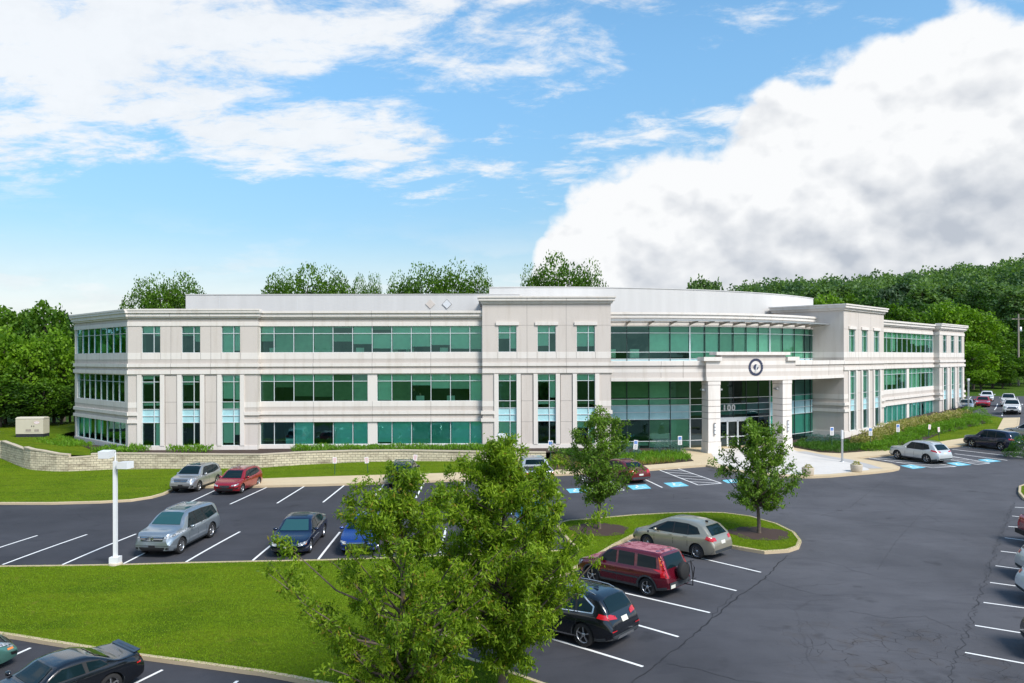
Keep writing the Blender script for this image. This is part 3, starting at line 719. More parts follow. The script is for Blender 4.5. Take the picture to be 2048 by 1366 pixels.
window(vdark=True, Mf=MA, ss=rts, zz=Z1, p=.05, span=(2, 3), rec=.12, gm='glass_teal', blind=cb(1, {5: (.12,0), 4: (1,1), 1: (1,1), (0,1): (1,0), (0,5): (.1,0)}))
window(vdark=True, Mf=MA, ss=ltc, zz=Z1[2:], p=.05, rec=.12, thick=(4.65,), gm='glass_entrance')
window(vdark=True, Mf=MA, ss=[-4.65, -3.2], zz=Z1[:3], p=.05, rec=.12, gm='glass_entrance'); window(vdark=True, Mf=MA, ss=[1.75, 3.1, 4.65], zz=Z1[:3], p=.05, rec=.12, thick=(4.65,), gm='glass_entrance')
# entrance doors
dr = MB()
for s in (-3.2, 1.75): dr.mbox(MA, s-.10 if s > 0 else s, s if s > 0 else s+.10, -.16, .10, .86, 3.66, 0)
dr.mbox(MA, -3.1, 1.65, -.16, .10, 3.38, 3.66, 0)
surround = part(dr, 'door_frame', M['frame_white'])
dl = linsp(-3.1, 1.65, 4)
for a, b in zip(dl[:-1], dl[1:]):
    d = MB(); bars(d, MA, [a+.04, b-.04], [.92, 1.9, 3.34], .02, .09, .07)
    do = part(d, 'door', M['frame_white']); g = MB(); g.face(quad(MA, a+.08, b-.08, -.01, .95, 3.32)); g.build('pane', M['glass_entrance'], do, recalc=False)
    h = MB(); h.tube([MA(b-.16, .10, 1.5), MA(b-.16, .10, 2.2)], .018, 6); h.build('handle', M['chrome'], do)
# number over the doors
cu = bpy.data.curves.new('number_sign', 'FONT'); cu.body = '100'; cu.size = .80; cu.extrude = .05; cu.offset = .018; cu.align_x = 'CENTER'; cu.space_character = 1.25
to = bpy.data.objects.new('tmp', cu); COL.objects.link(to); bpy.context.view_layer.update()
me = bpy.data.meshes.new_from_object(to.evaluated_get(bpy.context.evaluated_depsgraph_get())); bpy.data.objects.remove(to)
me.materials.clear(); me.materials.append(M['number_silver'])
nb = bpy.data.objects.new('number_sign', me); COL.objects.link(nb)
q = MA(-.75, .26, 4.36); x_ = (MA(-.2, .26, 0)-MA(-1.3, .26, 0)).normalized(); y_ = Vector((0, 0, 1)); z_ = x_.cross(y_)
nb.matrix_world = Matrix(((x_.x, y_.x, z_.x, q.x), (x_.y, y_.y, z_.y, q.y), (x_.z, y_.z, z_.z, q.z), (0, 0, 0, 1)))
nb.parent = BLD; nb.matrix_parent_inverse = Matrix.Translation(-Vector(BLD.location))
# sun shade over the third floor
sh = MB(); fine2 = linsp(-12.7, 13.4, 24)
for a, b in zip(fine2[:-1], fine2[1:]):
    sh.mbox(MA, a, b, 1.62, 1.72, 12.60, 12.72, 0)
    for p in (.35, .6, .85, 1.1, 1.35): sh.mbox(MA, a, b, p, p+.14, 12.64, 12.67, 0)
sho = part(sh, 'sun_shade', M['galvanised'])
for l in [-12.3]+lts[1:]+ltc[1:]+rts[1:]:
    s = MB(); s.hexa([MA(l-.03, .0, 12.30), MA(l+.03, .0, 12.30), MA(l+.03, 1.6, 12.54), MA(l-.03, 1.6, 12.54), MA(l-.03, .0, 12.6), MA(l+.03, .0, 12.6), MA(l+.03, 1.6, 12.62), MA(l-.03, 1.6, 12.62)])
    s.build('bracket', M['timber'], sho)
# portico
RP = 28.65; SG = 3.3
def MP(l, p, z=0):
    th = math.asin(max(-1, min(1, l/RP))); r = RP+p; return LB(r*math.sin(th), RP-SG-r*math.cos(th), z)
PW = MB(); C0 = -.8; A0, A1 = -5.6, 4.0
BEAM = [(7.27,7.56,1,.06),(7.56,8.02,0,0),(8.02,8.32,1,.008),(8.32,8.62,2,0),(8.62,9.01,1,.10)]
for rng_ in (linsp(-HALF+.02, A0, 6), linsp(A1, HALF-.02, 7)):
    for a, b in zip(rng_[:-1], rng_[1:]):
        for z0, z1, m, pr in BEAM: PW.mbox(MP, a, b, -.6, pr, z0, z1, m)
for a, b in zip(linsp(A0, A1, 6)[:-1], linsp(A0, A1, 6)[1:]):
    for z0, z1, m, pr in [(7.27,7.62,1,.06),(7.62,8.04,0,0),(8.04,8.32,1,.008),(8.32,8.63,2,0),(8.63,9.01,1,.008)]: PW.mbox(MP, a, b, -.6, .38+pr, z0, z1, m)
for a, b in ((A0-.3, -4.25), (2.75, A1+.25)):
    for u, v in zip(linsp(a, b, 2)[:-1], linsp(a, b, 2)[1:]): PW.mbox(MP, u, v, -.75, .62, 9.013, 9.36, 1)
for u, v in zip(linsp(-4.25, 2.75, 4)[:-1], linsp(-4.25, 2.75, 4)[1:]): PW.mbox(MP, u, v, -.6, .37, 9.013, 9.52, 0)
for u, v in zip(linsp(-4.75, 3.1, 4)[:-1], linsp(-4.75, 3.1, 4)[1:]): PW.mbox(MP, u, v, -.75, .60, 9.52, 9.80, 1)
for l in (-9.4, -7.5, 6.9, 9.9): PW.mbox(MP, l-.012, l+.012, -.01, .004, 7.56, 8.62, 3); PW.mbox(MP, l-.012, l+.012, .08, .104, 8.62, 9.01, 3)
for a, b in zip(linsp(-12.9, 12.9, 14)[:-1], linsp(-12.9, 12.9, 14)[1:]):    # deck between beam and glass
    for z0, z1, m in ((7.34, 7.40, 1), (8.72, 8.80, 1)):
        c = [MP(a, -.6, z0), MP(b, -.6, z0), MA(b*.93, .02, z0), MA(a*.93, .02, z0), MP(a, -.6, z1), MP(b, -.6, z1), MA(b*.93, .02, z1), MA(a*.93, .02, z1)]; PW.hexa(c, m)
part(PW, 'portico', WM)
# emblem ring
em = MB(); lc = -.72; zc = 8.45; rr_ = .80
def ME(x, y, p=.43): return MP(lc+x, p, zc+y)
for k in range(20):
    a0, a1 = 2*PI*(k+.06)/20, 2*PI*(k+.94)/20
    for r0, r1 in ((.56, .66), (.665, .77)):
        for t0, t1 in ((0, .5), (.5, 1)):
            b0, b1 = a0+(a1-a0)*t0, a0+(a1-a0)*t1
            q = [(r0*math.cos(b0), r0*math.sin(b0)), (r1*math.cos(b0), r1*math.sin(b0)), (r1*math.cos(b1), r1*math.sin(b1)), (r0*math.cos(b1), r0*math.sin(b1))]
            em.hexa([ME(x, y, .385) for x, y in q]+[ME(x, y, .42) for x, y in q])
cir = [(.26*math.cos(a), .26*math.sin(a)) for a in linsp(0, 2*PI, 20)[:-1]]
em.face([ME(x, y, .42) for x, y in cir]); part(em, 'emblem', M['emblem_navy'])
e2 = MB(); e2.face([ME(x, y, .43) for x, y in [(-.12,-.54),(-.02,-.54),(.16,.2),(.06,.28),(-.02,.0)]]); e2.face([ME(x, y, .435) for x, y in [(.10,-.04),(.24,.04),(.24,.2),(.12,.14)]]); part(e2, 'emblem', M['number_silver'])
# columns
for lcx in (-4.85, 2.95):
    c = MB(); MC = lambda s, p, z, l=lcx: MP(l, 0, z)+((MP(l+.1, 0)-MP(l-.1, 0)).normalized())*s+((MP(l, 1)-MP(l, 0)).normalized())*p+Vector((0, 0, 0))
    hw = .58
    for z0, z1, g_ in [(.4,.95,.16),(.95,1.15,.10),(1.15,1.92,.04),(1.95,3.93,0),(3.97,4.47,0),(4.51,5.02,0),(5.06,5.56,0),(5.60,6.88,0),(6.92,7.268,.02)]:
        c.mbox(MC, -hw-g_, hw+g_, -.85-g_, .36+g_, z0, z1, 0)
    c.mbox(MC, -hw+.04, hw-.04, -.80, .32, 1.1, 7.2, 1)
    co = part(c, 'column', [M['precast_trim'], M['joint']])
    for z0 in (2.62,): 
        s = MB(); s.tube([MC(0, .45, z0), MC(0, .45, z0+.95)], .085, 10); s.mbox(MC, -.05, .05, .36, .45, z0+.2, z0+.75)
        s.build('wall_lamp', M['white_metal'], co)
        s = MB()
        for zz in (z0, z0+.31, z0+.62, z0+.93): s.tube([MC(0, .45, zz-.02), MC(0, .45, zz+.02)], .10, 10)
        s.build('lamp_band', M['alloy_dark'], co)
    for sg in (-1, 1):
        s = MB(); s.mbox(MC, sg*(hw+.02)-.0, sg*(hw+.02)+sg*.22, -.35, -.05, 6.35, 6.55); s.mbox(MC, sg*(hw+.24), sg*(hw+.40), -.38, .0, 6.42, 6.56)
        s.build('floodlight', M['galvanised'], co)
# parapet caps of penthouses
t = NT('penthouse_wall'); v = t.coord('Object'); wv = t.n('ShaderNodeTexWave', bands_direction='X'); wv.inputs['Scale'].default_value = 1.6; t.l(v, wv.inputs[0])
n = t.noise(t.coord('Object', (1, 1, .1)), 1.2, 4, .6)
t.bump(wv.outputs['Fac'], .04, .01); t.set(Base_Color=t.ramp(n, [(.3, (.52, .515, .505)), (.7, (.57, .565, .555))]), Roughness=.6); M['penthouse_wall'] = t.mat
ph = MB(); ph.mbox(ML, 2.0, S2+3.5, -16, -6.9, 12.9, 15.42, 0); ph.mbox(ML, 1.96, S2+3.5, -16.05, -6.85, 15.42, 15.49, 0)
for s in (5.2, 12.6, 20.1, 27.4): ph.mbox(ML, s-.01, s+.01, -6.91, -6.893, 13.4, 15.42, 1)
part(ph, 'penthouse', [M['penthouse_wall'], M['penthouse_metal']])
def MH(l, p, z=0):
    th = math.asin(l/43.7); r = 43.7+p; return LB(r*math.sin(th), 6.3+43.7-r*math.cos(th), z)
ph = MB(); ls = linsp(-20.3, 20.3, 22)
for a, b in zip(ls[:-1], ls[1:]): ph.mbox(MH, a, b, -9, 0, 12.9, 16.12, 0); ph.mbox(MH, a, b, -9.05, .05, 16.12, 16.2, 0)
part(ph, 'penthouse', M['penthouse_wall'])
for x, m in ((860, 'precast_panel'), (892, 'penthouse_metal')):
    d = MB(); a, b = ray(x, 608); 
    s = 0
    for k in range(400):
        q = ML(k*.1, -6.84)
        if q.x/q.y >= a: s = k*.1; break
    z = CAMZ-b*q.y; r_ = .46
    pts = [ML(s, -6.84, z-r_), ML(s+r_, -6.84, z), ML(s, -6.84, z+r_), ML(s-r_, -6.84, z)]
    d.hexa([p+Vector((0, .05, 0)) for p in pts]+pts)
    if x == 892:
        e = MB(); 
        for i in range(4): e.tube([pts[i]+Vector((0, -.01, 0)), pts[(i+1) % 4]+Vector((0, -.01, 0))], .012, 4)
        o = part(d, 'roof_marker', M['penthouse_metal']); e.build('marker_edge', M['joint'], o)
    else: part(d, 'roof_marker', M[m])
# roof, floors, core and rear walls
inn = [ML(S3-.2, PT-.6), ML(S2, -.6), ML(S1, -.6), ML(.3, PB-.6), MCL(.3, -.6)]+[CLE+Vector((2.2, 12.6, 0)), ML(10, -24.6), LB(0, 27.6), MR(10, -24.6), MCR(10.6, -15.6), MCR(CANT-.3, -.6), MR(.3, PB-.6), MR(S1, -.6), MR(S2, -.6), MR(S3-.2, PT-.6), MR(S3-.2, PT-4.2)]+[MA(l, -.5) for l in (10.6, 5, 0, -5, -10.6)]+[ML(S3-.2, PT-4.2)]
def slab(name, z0, z1, mat):
    m = MB(); n = len(inn); poly = [Vector((p.x, p.y)) for p in inn]
    V, E, Fc, *_ = delaunay_2d_cdt(poly, [], [list(range(n))], 1, 1e-4)
    m.mesh([(v.x, v.y, z1) for v in V], Fc, 1); m.mesh([(v.x, v.y, z0) for v in V], [f[::-1] for f in Fc], 0)
    for i in range(n):
        a, b = inn[i], inn[(i+1) % n]; m.face([(a.x, a.y, z0), (b.x, b.y, z0), (b.x, b.y, z1), (a.x, a.y, z1)], 0)
    part(m, name, [M[mat], M['interior_floor']], recalc=False)
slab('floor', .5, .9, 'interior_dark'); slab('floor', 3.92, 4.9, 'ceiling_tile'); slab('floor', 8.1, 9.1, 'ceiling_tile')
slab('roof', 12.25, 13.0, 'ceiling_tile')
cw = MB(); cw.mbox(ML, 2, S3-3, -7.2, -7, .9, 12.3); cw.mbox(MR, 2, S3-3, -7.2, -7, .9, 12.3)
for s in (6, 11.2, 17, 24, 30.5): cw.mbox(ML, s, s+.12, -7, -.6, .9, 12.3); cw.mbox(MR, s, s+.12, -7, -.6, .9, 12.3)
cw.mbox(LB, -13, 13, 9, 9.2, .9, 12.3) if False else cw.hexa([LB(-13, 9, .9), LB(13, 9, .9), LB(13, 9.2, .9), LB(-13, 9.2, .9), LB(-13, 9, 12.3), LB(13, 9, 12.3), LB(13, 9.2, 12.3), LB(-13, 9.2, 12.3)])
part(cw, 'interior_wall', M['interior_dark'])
rw = MB(); rear = [CLE, CLE+Vector((2, 13, 0)), ML(10, -25), LB(0, 28), MR(10, -25), MCR(11, -16), MCR(CANT, 0)]
for a, b in zip(rear[:-1], rear[1:]):
    d = (b-a).normalized(); nn = Vector((-d.y, d.x, 0))*.3
    for z0, z1, m in ((.3, 1.84, 1), (1.84, 12.1, 0), (12.1, 13.6, 1)):
        rw.hexa([(p.x, p.y, z) for z in (z0, z1) for p in (a, b, b-nn, a-nn)], m)
part(rw, 'wall', WM)
# desks, screens and lamps near the glass
fu = MB()
for (s, z) in [(12.0, 9.84), (19.6, 9.84), (22.6, 9.84), (24.0, 9.84), (27.0, 9.84), (24.9, 5.58), (27.6, 5.58), (13.4, 1.84)]:
    fu.mbox(ML, s-.35, s+.35, -1.0, -.92, z-.02, z+.42); fu.mbox(ML, s-.9, s+.9, -1.7, -.7, z-.28, z-.22)
for s in (-11.7, -9.6): fu.mbox(MA, s-.4, s+.4, -1.2, -.8, 9.3, 10.1)
part(fu, 'furniture', M['blind_light'])
# ------------------------------------------------------------------ vehicles
def paint(name, c, rough=.24, metal=.35):
    t = NT(name); n = t.noise(t.coord('Object'), 3, 3, .5)
    t.set(Base_Color=t.ramp(n, [(.3, tuple(x*.94 for x in c)), (.7, c)]), Roughness=rough, Metallic=metal, Coat_Weight=.9, Coat_Roughness=.03); M[name] = t.mat
    return t.mat
t = NT('car_glass'); t.set(Base_Color=(.006, .016, .020), Roughness=.03, Specular_IOR_Level=.22); M['car_glass'] = t.mat
t = NT('car_glass_light'); t.set(Base_Color=(.022, .075, .085), Roughness=.03, Specular_IOR_Level=.3); M['car_glass_light'] = t.mat
t = NT('tail_red'); t.set(Base_Color=(.45, .008, .015), Roughness=.12, Coat_Weight=.8); M['tail_red'] = t.mat
t = NT('lamp_amber'); t.set(Base_Color=(.75, .22, .03), Roughness=.15, Coat_Weight=.8); M['lamp_amber'] = t.mat
t = NT('headlight'); v = t.noise(t.coord('Object'), 14, 2); t.set(Base_Color=t.ramp(v, [(.4, (.10, .11, .12)), (.6, (.45, .47, .50))]), Roughness=.08, Coat_Weight=1.0); M['headlight'] = t.mat
t = NT('grille'); t.set(Base_Color=(.012, .012, .013), Roughness=.4); M['grille'] = t.mat
t = NT('plate'); t.set(Base_Color=(.62, .62, .55), Roughness=.5); M['plate'] = t.mat

def pchip(xs, ys):
    xs = list(xs); ys = list(ys); n = len(xs)
    d = [(ys[i+1]-ys[i])/(xs[i+1]-xs[i]) for i in range(n-1)]; m = [0]*n
    for i in range(1, n-1):
        if d[i-1]*d[i] > 0: m[i] = 2*d[i-1]*d[i]/(d[i-1]+d[i])
    m[0] = d[0]; m[-1] = d[-1]
    def f(x):
        x = min(max(x, xs[0]), xs[-1]); i = 0
        while i < n-2 and x > xs[i+1]: i += 1
        h = xs[i+1]-xs[i]; t = (x-xs[i])/h
        return ys[i]*(1+2*t)*(1-t)**2+m[i]*h*t*(1-t)**2+ys[i+1]*t*t*(3-2*t)+m[i+1]*h*t*t*(t-1)
    return f
def bool_cut(obj, cutter):
    md = obj.modifiers.new('b', 'BOOLEAN'); md.operation = 'DIFFERENCE'; md.solver = 'EXACT'; md.object = cutter
    bpy.context.view_layer.update()
    me = bpy.data.meshes.new_from_object(obj.evaluated_get(bpy.context.evaluated_depsgraph_get()))
    obj.modifiers.clear(); old = obj.data; obj.data = me; bpy.data.meshes.remove(old)
class Car:
    """x: nose at 0 to tail at -L (heading +x), y: left +, z up.  top: (x from nose, z) profile of the centre line,
       belt: shoulder line, ground clearance zb"""
    def __init__(s, name, L, W, top, belt, mat, wb, fo, wr=.34, zb=.24, tum=.26, label='', cat='car', group=None, cabin=(1.0, 3.8), nose=.82, tail=.86, glass='car_glass', clad=False, low_clad=0, bed=None):
        s.L, s.W, s.mat = L, W, mat; s.root = empty(name); tag(s.root, label, cat, group)
        s.top = pchip(*zip(*top)); s.belt = pchip(*zip(*belt)); s.cab = cabin; s.gl = M[glass]
        s.axles = (fo, fo+wb); s.wr = wr
        hw = W/2
        xs = sorted(set([0, .03, .08, .16, .28]+[.42+.13*i for i in range(int((L-.84)/.13)+1)]+[L-.28, L-.16, L-.08, L-.03, L]+[p[0] for p in top]))
        def plan(x):
            a = min(1, x/.75); b = min(1, (L-x)/.75)
            return hw*(nose+(1-nose)*(1-(1-a)**2.6))*(tail+(1-tail)*(1-(1-b)**2.6))/1.0
        s.plan = plan; V = []; nsec = 0
        for x in xs:
            zt, zs = s.top(x), min(s.belt(x), s.top(x)-.03); w = plan(x)
            e = 1.0
            if x < .16: e = .80+.20*math.sqrt(min(1, x/.16))
            if L-x < .16: e = .84+.16*math.sqrt(min(1, (L-x)/.16))
            z0 = zb+(.10*(1-min(1, x/.5)))+(.10*(1-min(1, (L-x)/.5)))
            H = zt-zs; wt = w-tum*max(0, H-.02)
            wb_ = w
            sec = [(0, z0), (w*.80, z0), (w*.93, z0+.04), (w*.975, z0+.14), (w*.995, z0+.30), (w, .5*(z0+.30)+.5*(zs-.10)), (w*.992, zs-.10), (w*.972, zs-.02), (w*.945, zs+min(.015, H*.3)),
                   (wb_*.93-(w-wt)*.35, zs+H*.38), (wt*.945-.0, zs+H*.78), (wt*.90, zs+H*.90), (wt*.80, zs+H*.965), (wt*.5, zs+H*.995), (0, zt)]
            zc = (z0+zt)/2 if x < .5 or L-x < .5 else 0
            for y, z in sec: V.append((-x, y*(1 if True else e), (z-.5)*e+.5 if e < 1 else z))
            nsec = len(sec)
        full = []; ns = 2*nsec-2
        for i in range(len(xs)):
            r = V[i*nsec:(i+1)*nsec]; full += r+[(x, -y, z) for x, y, z in r[1:-1]][::-1]
        Fc = [(i*ns+k, i*ns+(k+1) % ns, (i+1)*ns+(k+1) % ns, (i+1)*ns+k) for i in range(len(xs)-1) for k in range(ns)]
        mb = MB(); mb.mesh(full, Fc, 0, True); n = len(xs)
        mb.face([full[k] for k in range(ns)][::-1]); mb.face([full[(n-1)*ns+k] for k in range(ns)])
        me = bpy.data.meshes.new('body'); me.from_pydata(full, [], Fc+[tuple(range(ns))[::-1], tuple((n-1)*ns+k for k in range(ns))])
        me.materials.append(mat); me.materials.append(M['cladding'])
        bm = bmesh.new(); bm.from_mesh(me); bmesh.ops.recalc_face_normals(bm, faces=bm.faces); bm.to_mesh(me); 
        s.bvh = BVHTree.FromBMesh(bm); bm.free()
        ob = bpy.data.objects.new('body', me); COL.objects.link(ob)
        # wheel wells
        cm_ = MB()
        for ax in s.axles:
            for sg in (1, -1):
                y0, y1 = (hw-.30, hw+.3) if sg > 0 else (-hw-.3, -hw+.30)
                P = [(wr*1.16*math.cos(a), wr*1.16*math.sin(a)) for a in linsp(0, 2*PI, 28)[:-1]]
                A = [(-ax+u, y0, wr+v) for u, v in P]; B = [(-ax+u, y1, wr+v) for u, v in P]; k = len(P)
                cm_.mesh(A+B, [(i, (i+1) % k, k+(i+1) % k, k+i) for i in range(k)]+[tuple(range(k))[::-1], tuple(range(k, 2*k))])
        if bed: cm_.box((-bed[1], -hw*.84, bed[2]), (-bed[0], hw*.84, 3))
        cu_ = cm_.build('cut', M['cladding']); bool_cut(ob, cu_); bpy.data.objects.remove(cu_)
        me = ob.data
        for p in me.polygons:
            c = p.center; p.use_smooth = True
            for ax in s.axles:
                if abs(c.x+ax) < wr*1.2 and c.z < wr*2.3 and (abs(c.y) < plan(ax)*.93-.0 or math.hypot(c.x+ax, c.z-wr) < wr*1.165): p.material_index = 1
            if c.z < zb+.02+low_clad: p.material_index = 1
            if bed and bed[0] < -c.x < bed[1] and c.z > bed[2]-.02 and abs(c.y) < hw*.845: p.material_index = 1; p.use_smooth = False
        try: me.set_sharp_from_angle(angle=rad(38))
        except Exception: pass
        ob.parent = s.root; s.body = ob
        for ax in s.axles:
            for sg in (1, -1): s.wheel(-ax, sg)
    style = 5; rim = 'alloy'
    def wheel(s, x, sg):
        r = s.wr; w = .22; yo = sg*(s.W/2-.035)
        t_ = MB(); t_.lathe([(r*.66, -w/2), (r*.93, -w/2), (r, -w*.36), (r, w*.36), (r*.93, w/2), (r*.66, w/2)], (x, yo-sg*w/2, r), 28, 0, 'y')
        wo = empty('wheel', (0, 0, 0)); wo.parent = s.root
        t_.build('tyre', M['tyre'], wo)
        m = MB(); yf = yo-sg*.012
        m.lathe([(r*.70, -.01*sg), (r*.68, .0), (r*.63, -.02*sg), (r*.62, -.10*sg)], (x, yf, r), 28, 0, 'y')
        m.lathe([(0.001, -.028*sg), (r*.16, -.028*sg), (r*.17, -.06*sg)], (x, yf, r), 14, 0, 'y')
        n = s.wsp
        for k in range(n):
            a = 2*PI*k/n+.3; hw_ = .20 if n <= 6 else .45/n*1.4
            P = []
            for rr, da in ((.14, hw_*1.2), (.66, hw_*.55)):
                for q in (-1, 1): P.append((x+r*rr*math.cos(a+q*da), r+r*rr*math.sin(a+q*da)))
            P = [P[0], P[2], P[3], P[1]]
            m.hexa([(u, yf-sg*.05, v) for u, v in P]+[(u, yf-sg*.022, v) for u, v in P])
        m.build('rim', M[s.rim], wo)
        d = MB(); d.lathe([(.001, 0), (r*.66, 0)], (x, yf-sg*.11, r), 24, 0, 'y'); d.build('brake', M['black_plastic'], wo)
    wsp = 5
    def patch(s, poly, view, name, mat, off=.006, step=.09, parent=None, both=False, sm=True):
        """thin panel that follows the body; poly in the side view (x from nose, z), front/rear view (y, z) or top view (x, y)"""
        o = None
        for sg in ((1, -1) if both else (1,)):
            P = [Vector((a, b)) for a, b in poly]; B = densify(P, step)
            pts = list(B); xs = [p.x for p in B]; ys = [p.y for p in B]
            y = min(ys)+step/2
            while y < max(ys):
                x = min(xs)+step/2
                while x < max(xs):
                    if inside((x, y), B): pts.append(Vector((x, y)))
                    x += step
                y += step
            V, E, Fc, *_ = delaunay_2d_cdt(pts, [], [list(range(len(B)))], 1, 1e-4)
            out = []; ok = True
            for v in V:
                if view == 'side': org, dr_ = Vector((-v.x, 3*sg, v.y)), Vector((0, -sg, 0))
                elif view == 'front': org, dr_ = Vector((2, v.x*sg, v.y)), Vector((-1, 0, 0))
                elif view == 'rear': org, dr_ = Vector((-s.L-2, v.x*sg, v.y)), Vector((1, 0, 0))
                else: org, dr_ = Vector((-v.x, v.y*sg, 4)), Vector((0, 0, -1))
                h, nrm, *_r = s.bvh.ray_cast(org, dr_)
                if h is None:
                    h, nrm, *_r = s.bvh.find_nearest(org+dr_*(2.0 if view in ('front', 'rear') else 2.2)); 
                out.append(h+nrm*off if nrm.dot(dr_) < 0 else h-nrm*off)
            m = MB(); m.mesh(out, Fc, 0, sm); o = m.build(name, mat, s.root if parent is None else parent, recalc=False)
            fl = sum(1 if p.normal.dot(Vector(dr_)) > 0 else -1 for p in o.data.polygons)
            if fl > 0: o.data.flip_normals()
        return o
    def glassy(s, ws=None, sides=(), rear=None, surround=True):
        if surround and sides:
            P = sorted(set(p for q in sides for p in q)); cr = lambda o, a, b: (a[0]-o[0])*(b[1]-o[1])-(a[1]-o[1])*(b[0]-o[0])
            lo = []; hi = []
            for L_, Q in ((lo, P), (hi, P[::-1])):
                for p in Q:
                    while len(L_) > 1 and cr(L_[-2], L_[-1], p) <= 0: L_.pop()
                    L_.append(p)
            H_ = lo[:-1]+hi[:-1]; cx = sum(p[0] for p in H_)/len(H_); cz = sum(p[1] for p in H_)/len(H_)
            H_ = [(x+.028*(1 if x > cx else -1), z+.022*(1 if z > cz else -1)) for x, z in H_]
            s.patch(H_, 'side', 'window_surround', M['grille'], .004, .09, both=True)
        if ws: s.patch(ws, 'front', 'windscreen', s.gl, .014, .07)
        for p in sides: s.patch(p, 'side', 'window', M['car_glass'], .009, .09, both=True)
        if rear: s.patch(rear, 'rear', 'rear_window', M['car_glass'], .014, .07)
    def seams(s, L):
        for a in L:
            for x, z0, z1 in (a,): s.patch([(x, z0), (x+.020, z0), (x+.020, z1), (x, z1)], 'side', 'door_seam', M['black_plastic'], .003, .2, both=True)
    def handles(s, L):
        for x, z in L:
            for sg in (1, -1):
                m = MB(); y = s.plan(x)*.985; m.box((-x-.10, sg*y-.02, z-.018), (-x+.10, sg*y+.022, z+.018)); m.build('door_handle', s.mat, s.root)
    def mirrors(s, x, z, mat=None):
        for sg in (1, -1):
            m = MB(); y0 = s.plan(x)*.95
            V = []
            for (yy, sc) in ((0, .35), (.06, .8), (.16, 1), (.21, .7)):
                for (dx, dz) in ((-.05, -.07), (.08, -.06), (.07, .07), (-.05, .08)): V.append((-x+dx*sc, sg*(y0+yy), z+dz*sc))
            m.mesh(V, [(i*4+k, i*4+(k+1) % 4, i*4+4+(k+1) % 4, i*4+4+k) for i in range(3) for k in range(4)]+[(0, 1, 2, 3), (12, 13, 14, 15)], 0, True)
            m.build('mirror', mat or s.mat, s.root)
    def rails(s, x0, x1, y, mat):
        for sg in (1, -1):
            P = []
            for x in linsp(x0, x1, 8):
                h = s.bvh.ray_cast(Vector((-x, sg*y, 4)), Vector((0, 0, -1)))[0]; k = min((x-x0), (x1-x))
                P.append(h+Vector((0, 0, .01+min(.045, k*.3))))
            m = MB(); m.tube(P, .018, 6); m.build('roof_rail', mat, s.root)
    def place(s, x, y, z, rz):
        s.root.location = (x, y, z); s.root.rotation_euler = (0, 0, rz)
def hw_(w, a): return [(-w, a), (w, a)]

# ---- body kinds -------------------------------------------------------------
def suv(name, col, L=4.6, W=1.85, H=1.70, label='', wr=.36, hood=1.02, ws=(1.15, 1.95), rake=.55, glass='car_glass', cat='car', rails='alloy', group=None, wheels=5, clad=0.12, third=True, rim='alloy', grey_low=True):
    Car.wsp = wheels; Car.rim = rim
    e = L
    hf = hood/1.02
    top = [(0, .82*hf), (.07, .96*hf), (.22, 1.03*hf), (.75, hood+.05), (ws[0], hood+.11), (ws[0]+(ws[1]-ws[0])*.5, (hood+.09+H)/2+.05), (ws[1], H-.045), (ws[1]+.55, H), (L*.62, H), (L-rake-.35, H-.05), (L-rake, H-.14), (L-rake*.45, H-.48), (L-.16, 1.04), (L-.05, .92), (L, .80)]
    belt = [(0, .66), (.3, .86), (ws[0], .98), (L*.5, 1.02), (L-.5, 1.08), (L, .72)]
    c = Car(name, L, W, top, belt, col, L*.585, .90, wr, .22, .30, label, cat, group, glass=glass, low_clad=clad)
    a, b = ws; zt = H-.13; c.fz = .13
    zw = 1.05
    c.glassy([(-.72, hood+.15), (.72, hood+.15), (.58, H-.08), (.3, H-.055), (-.3, H-.055), (-.58, H-.08)],
             [[(a+.42, zw+.01), (b+.42, zw), (b+.40, zt+.0), (b+.10, zt), (a+.80, zt-.18)], [(b+.50, zw), (b+1.22, zw+.01), (b+1.16, zt), (b+.48, zt)]]+([[(b+1.31, zw+.02), (L-rake-.12, zw+.13), (L-rake-.32, zt-.08), (b+1.25, zt)]] if third else []),
             [(-.66, 1.12), (.66, 1.12), (.56, H-.20), (.3, H-.16), (-.3, H-.16), (-.56, H-.20)])
    c.seams([(b-.38, .38, 1.0), (b+.455, .38, 1.03), (b+1.27, .50, 1.0)])
    c.handles([(b+.30, .90), (b+1.08, .93)]); c.mirrors(a+.62, 1.10)
    if rails: c.rails(b+.05, L-.75, .55, M[rails])
    return c
def front_face(c, gr=((-.42, .62), (.42, .62), (.48, .80), (-.48, .80)), hl=((.52, .70), (.86, .76), (.88, .86), (.50, .80)), low=True, plate=True, bars_=2, bar_mat='chrome', fog=True):
    fz = getattr(c, 'fz', 0); gr = [(a, b+fz) for a, b in gr]; hl = [(a, b+fz) for a, b in hl]
    g = c.patch(gr, 'front', 'grille', M['grille'], .016, .07)
    z0 = min(p[1] for p in gr); z1 = max(p[1] for p in gr); x1 = max(p[0] for p in gr)
    for k in range(bars_):
        z = z0+(z1-z0)*(k+.6)/(bars_+.2); c.patch([(-x1*.92, z-.009), (x1*.92, z-.009), (x1*.92, z+.009), (-x1*.92, z+.009)], 'front', 'grille_bar', M[bar_mat], .028, .12, parent=g)
    c.patch(hl, 'front', 'headlight', M['headlight'], .018, .045, both=True)
    if low: c.patch([(-.55, .32), (.55, .32), (.64, .46+fz*.4), (-.64, .46+fz*.4)], 'front', 'lower_grille', M['grille'], .014, .08)
    if fog: c.patch([(.66, .40), (.80, .42), (.82, .52), (.68, .50)], 'front', 'fog_lamp', M['grille'], .016, .07, both=True)
    if plate: c.patch([(-.16, .47), (.16, .47), (.16, .60), (-.16, .60)], 'front', 'number_plate', M['black_plastic'] if plate != 'white' else M['plate'], .025, .1)
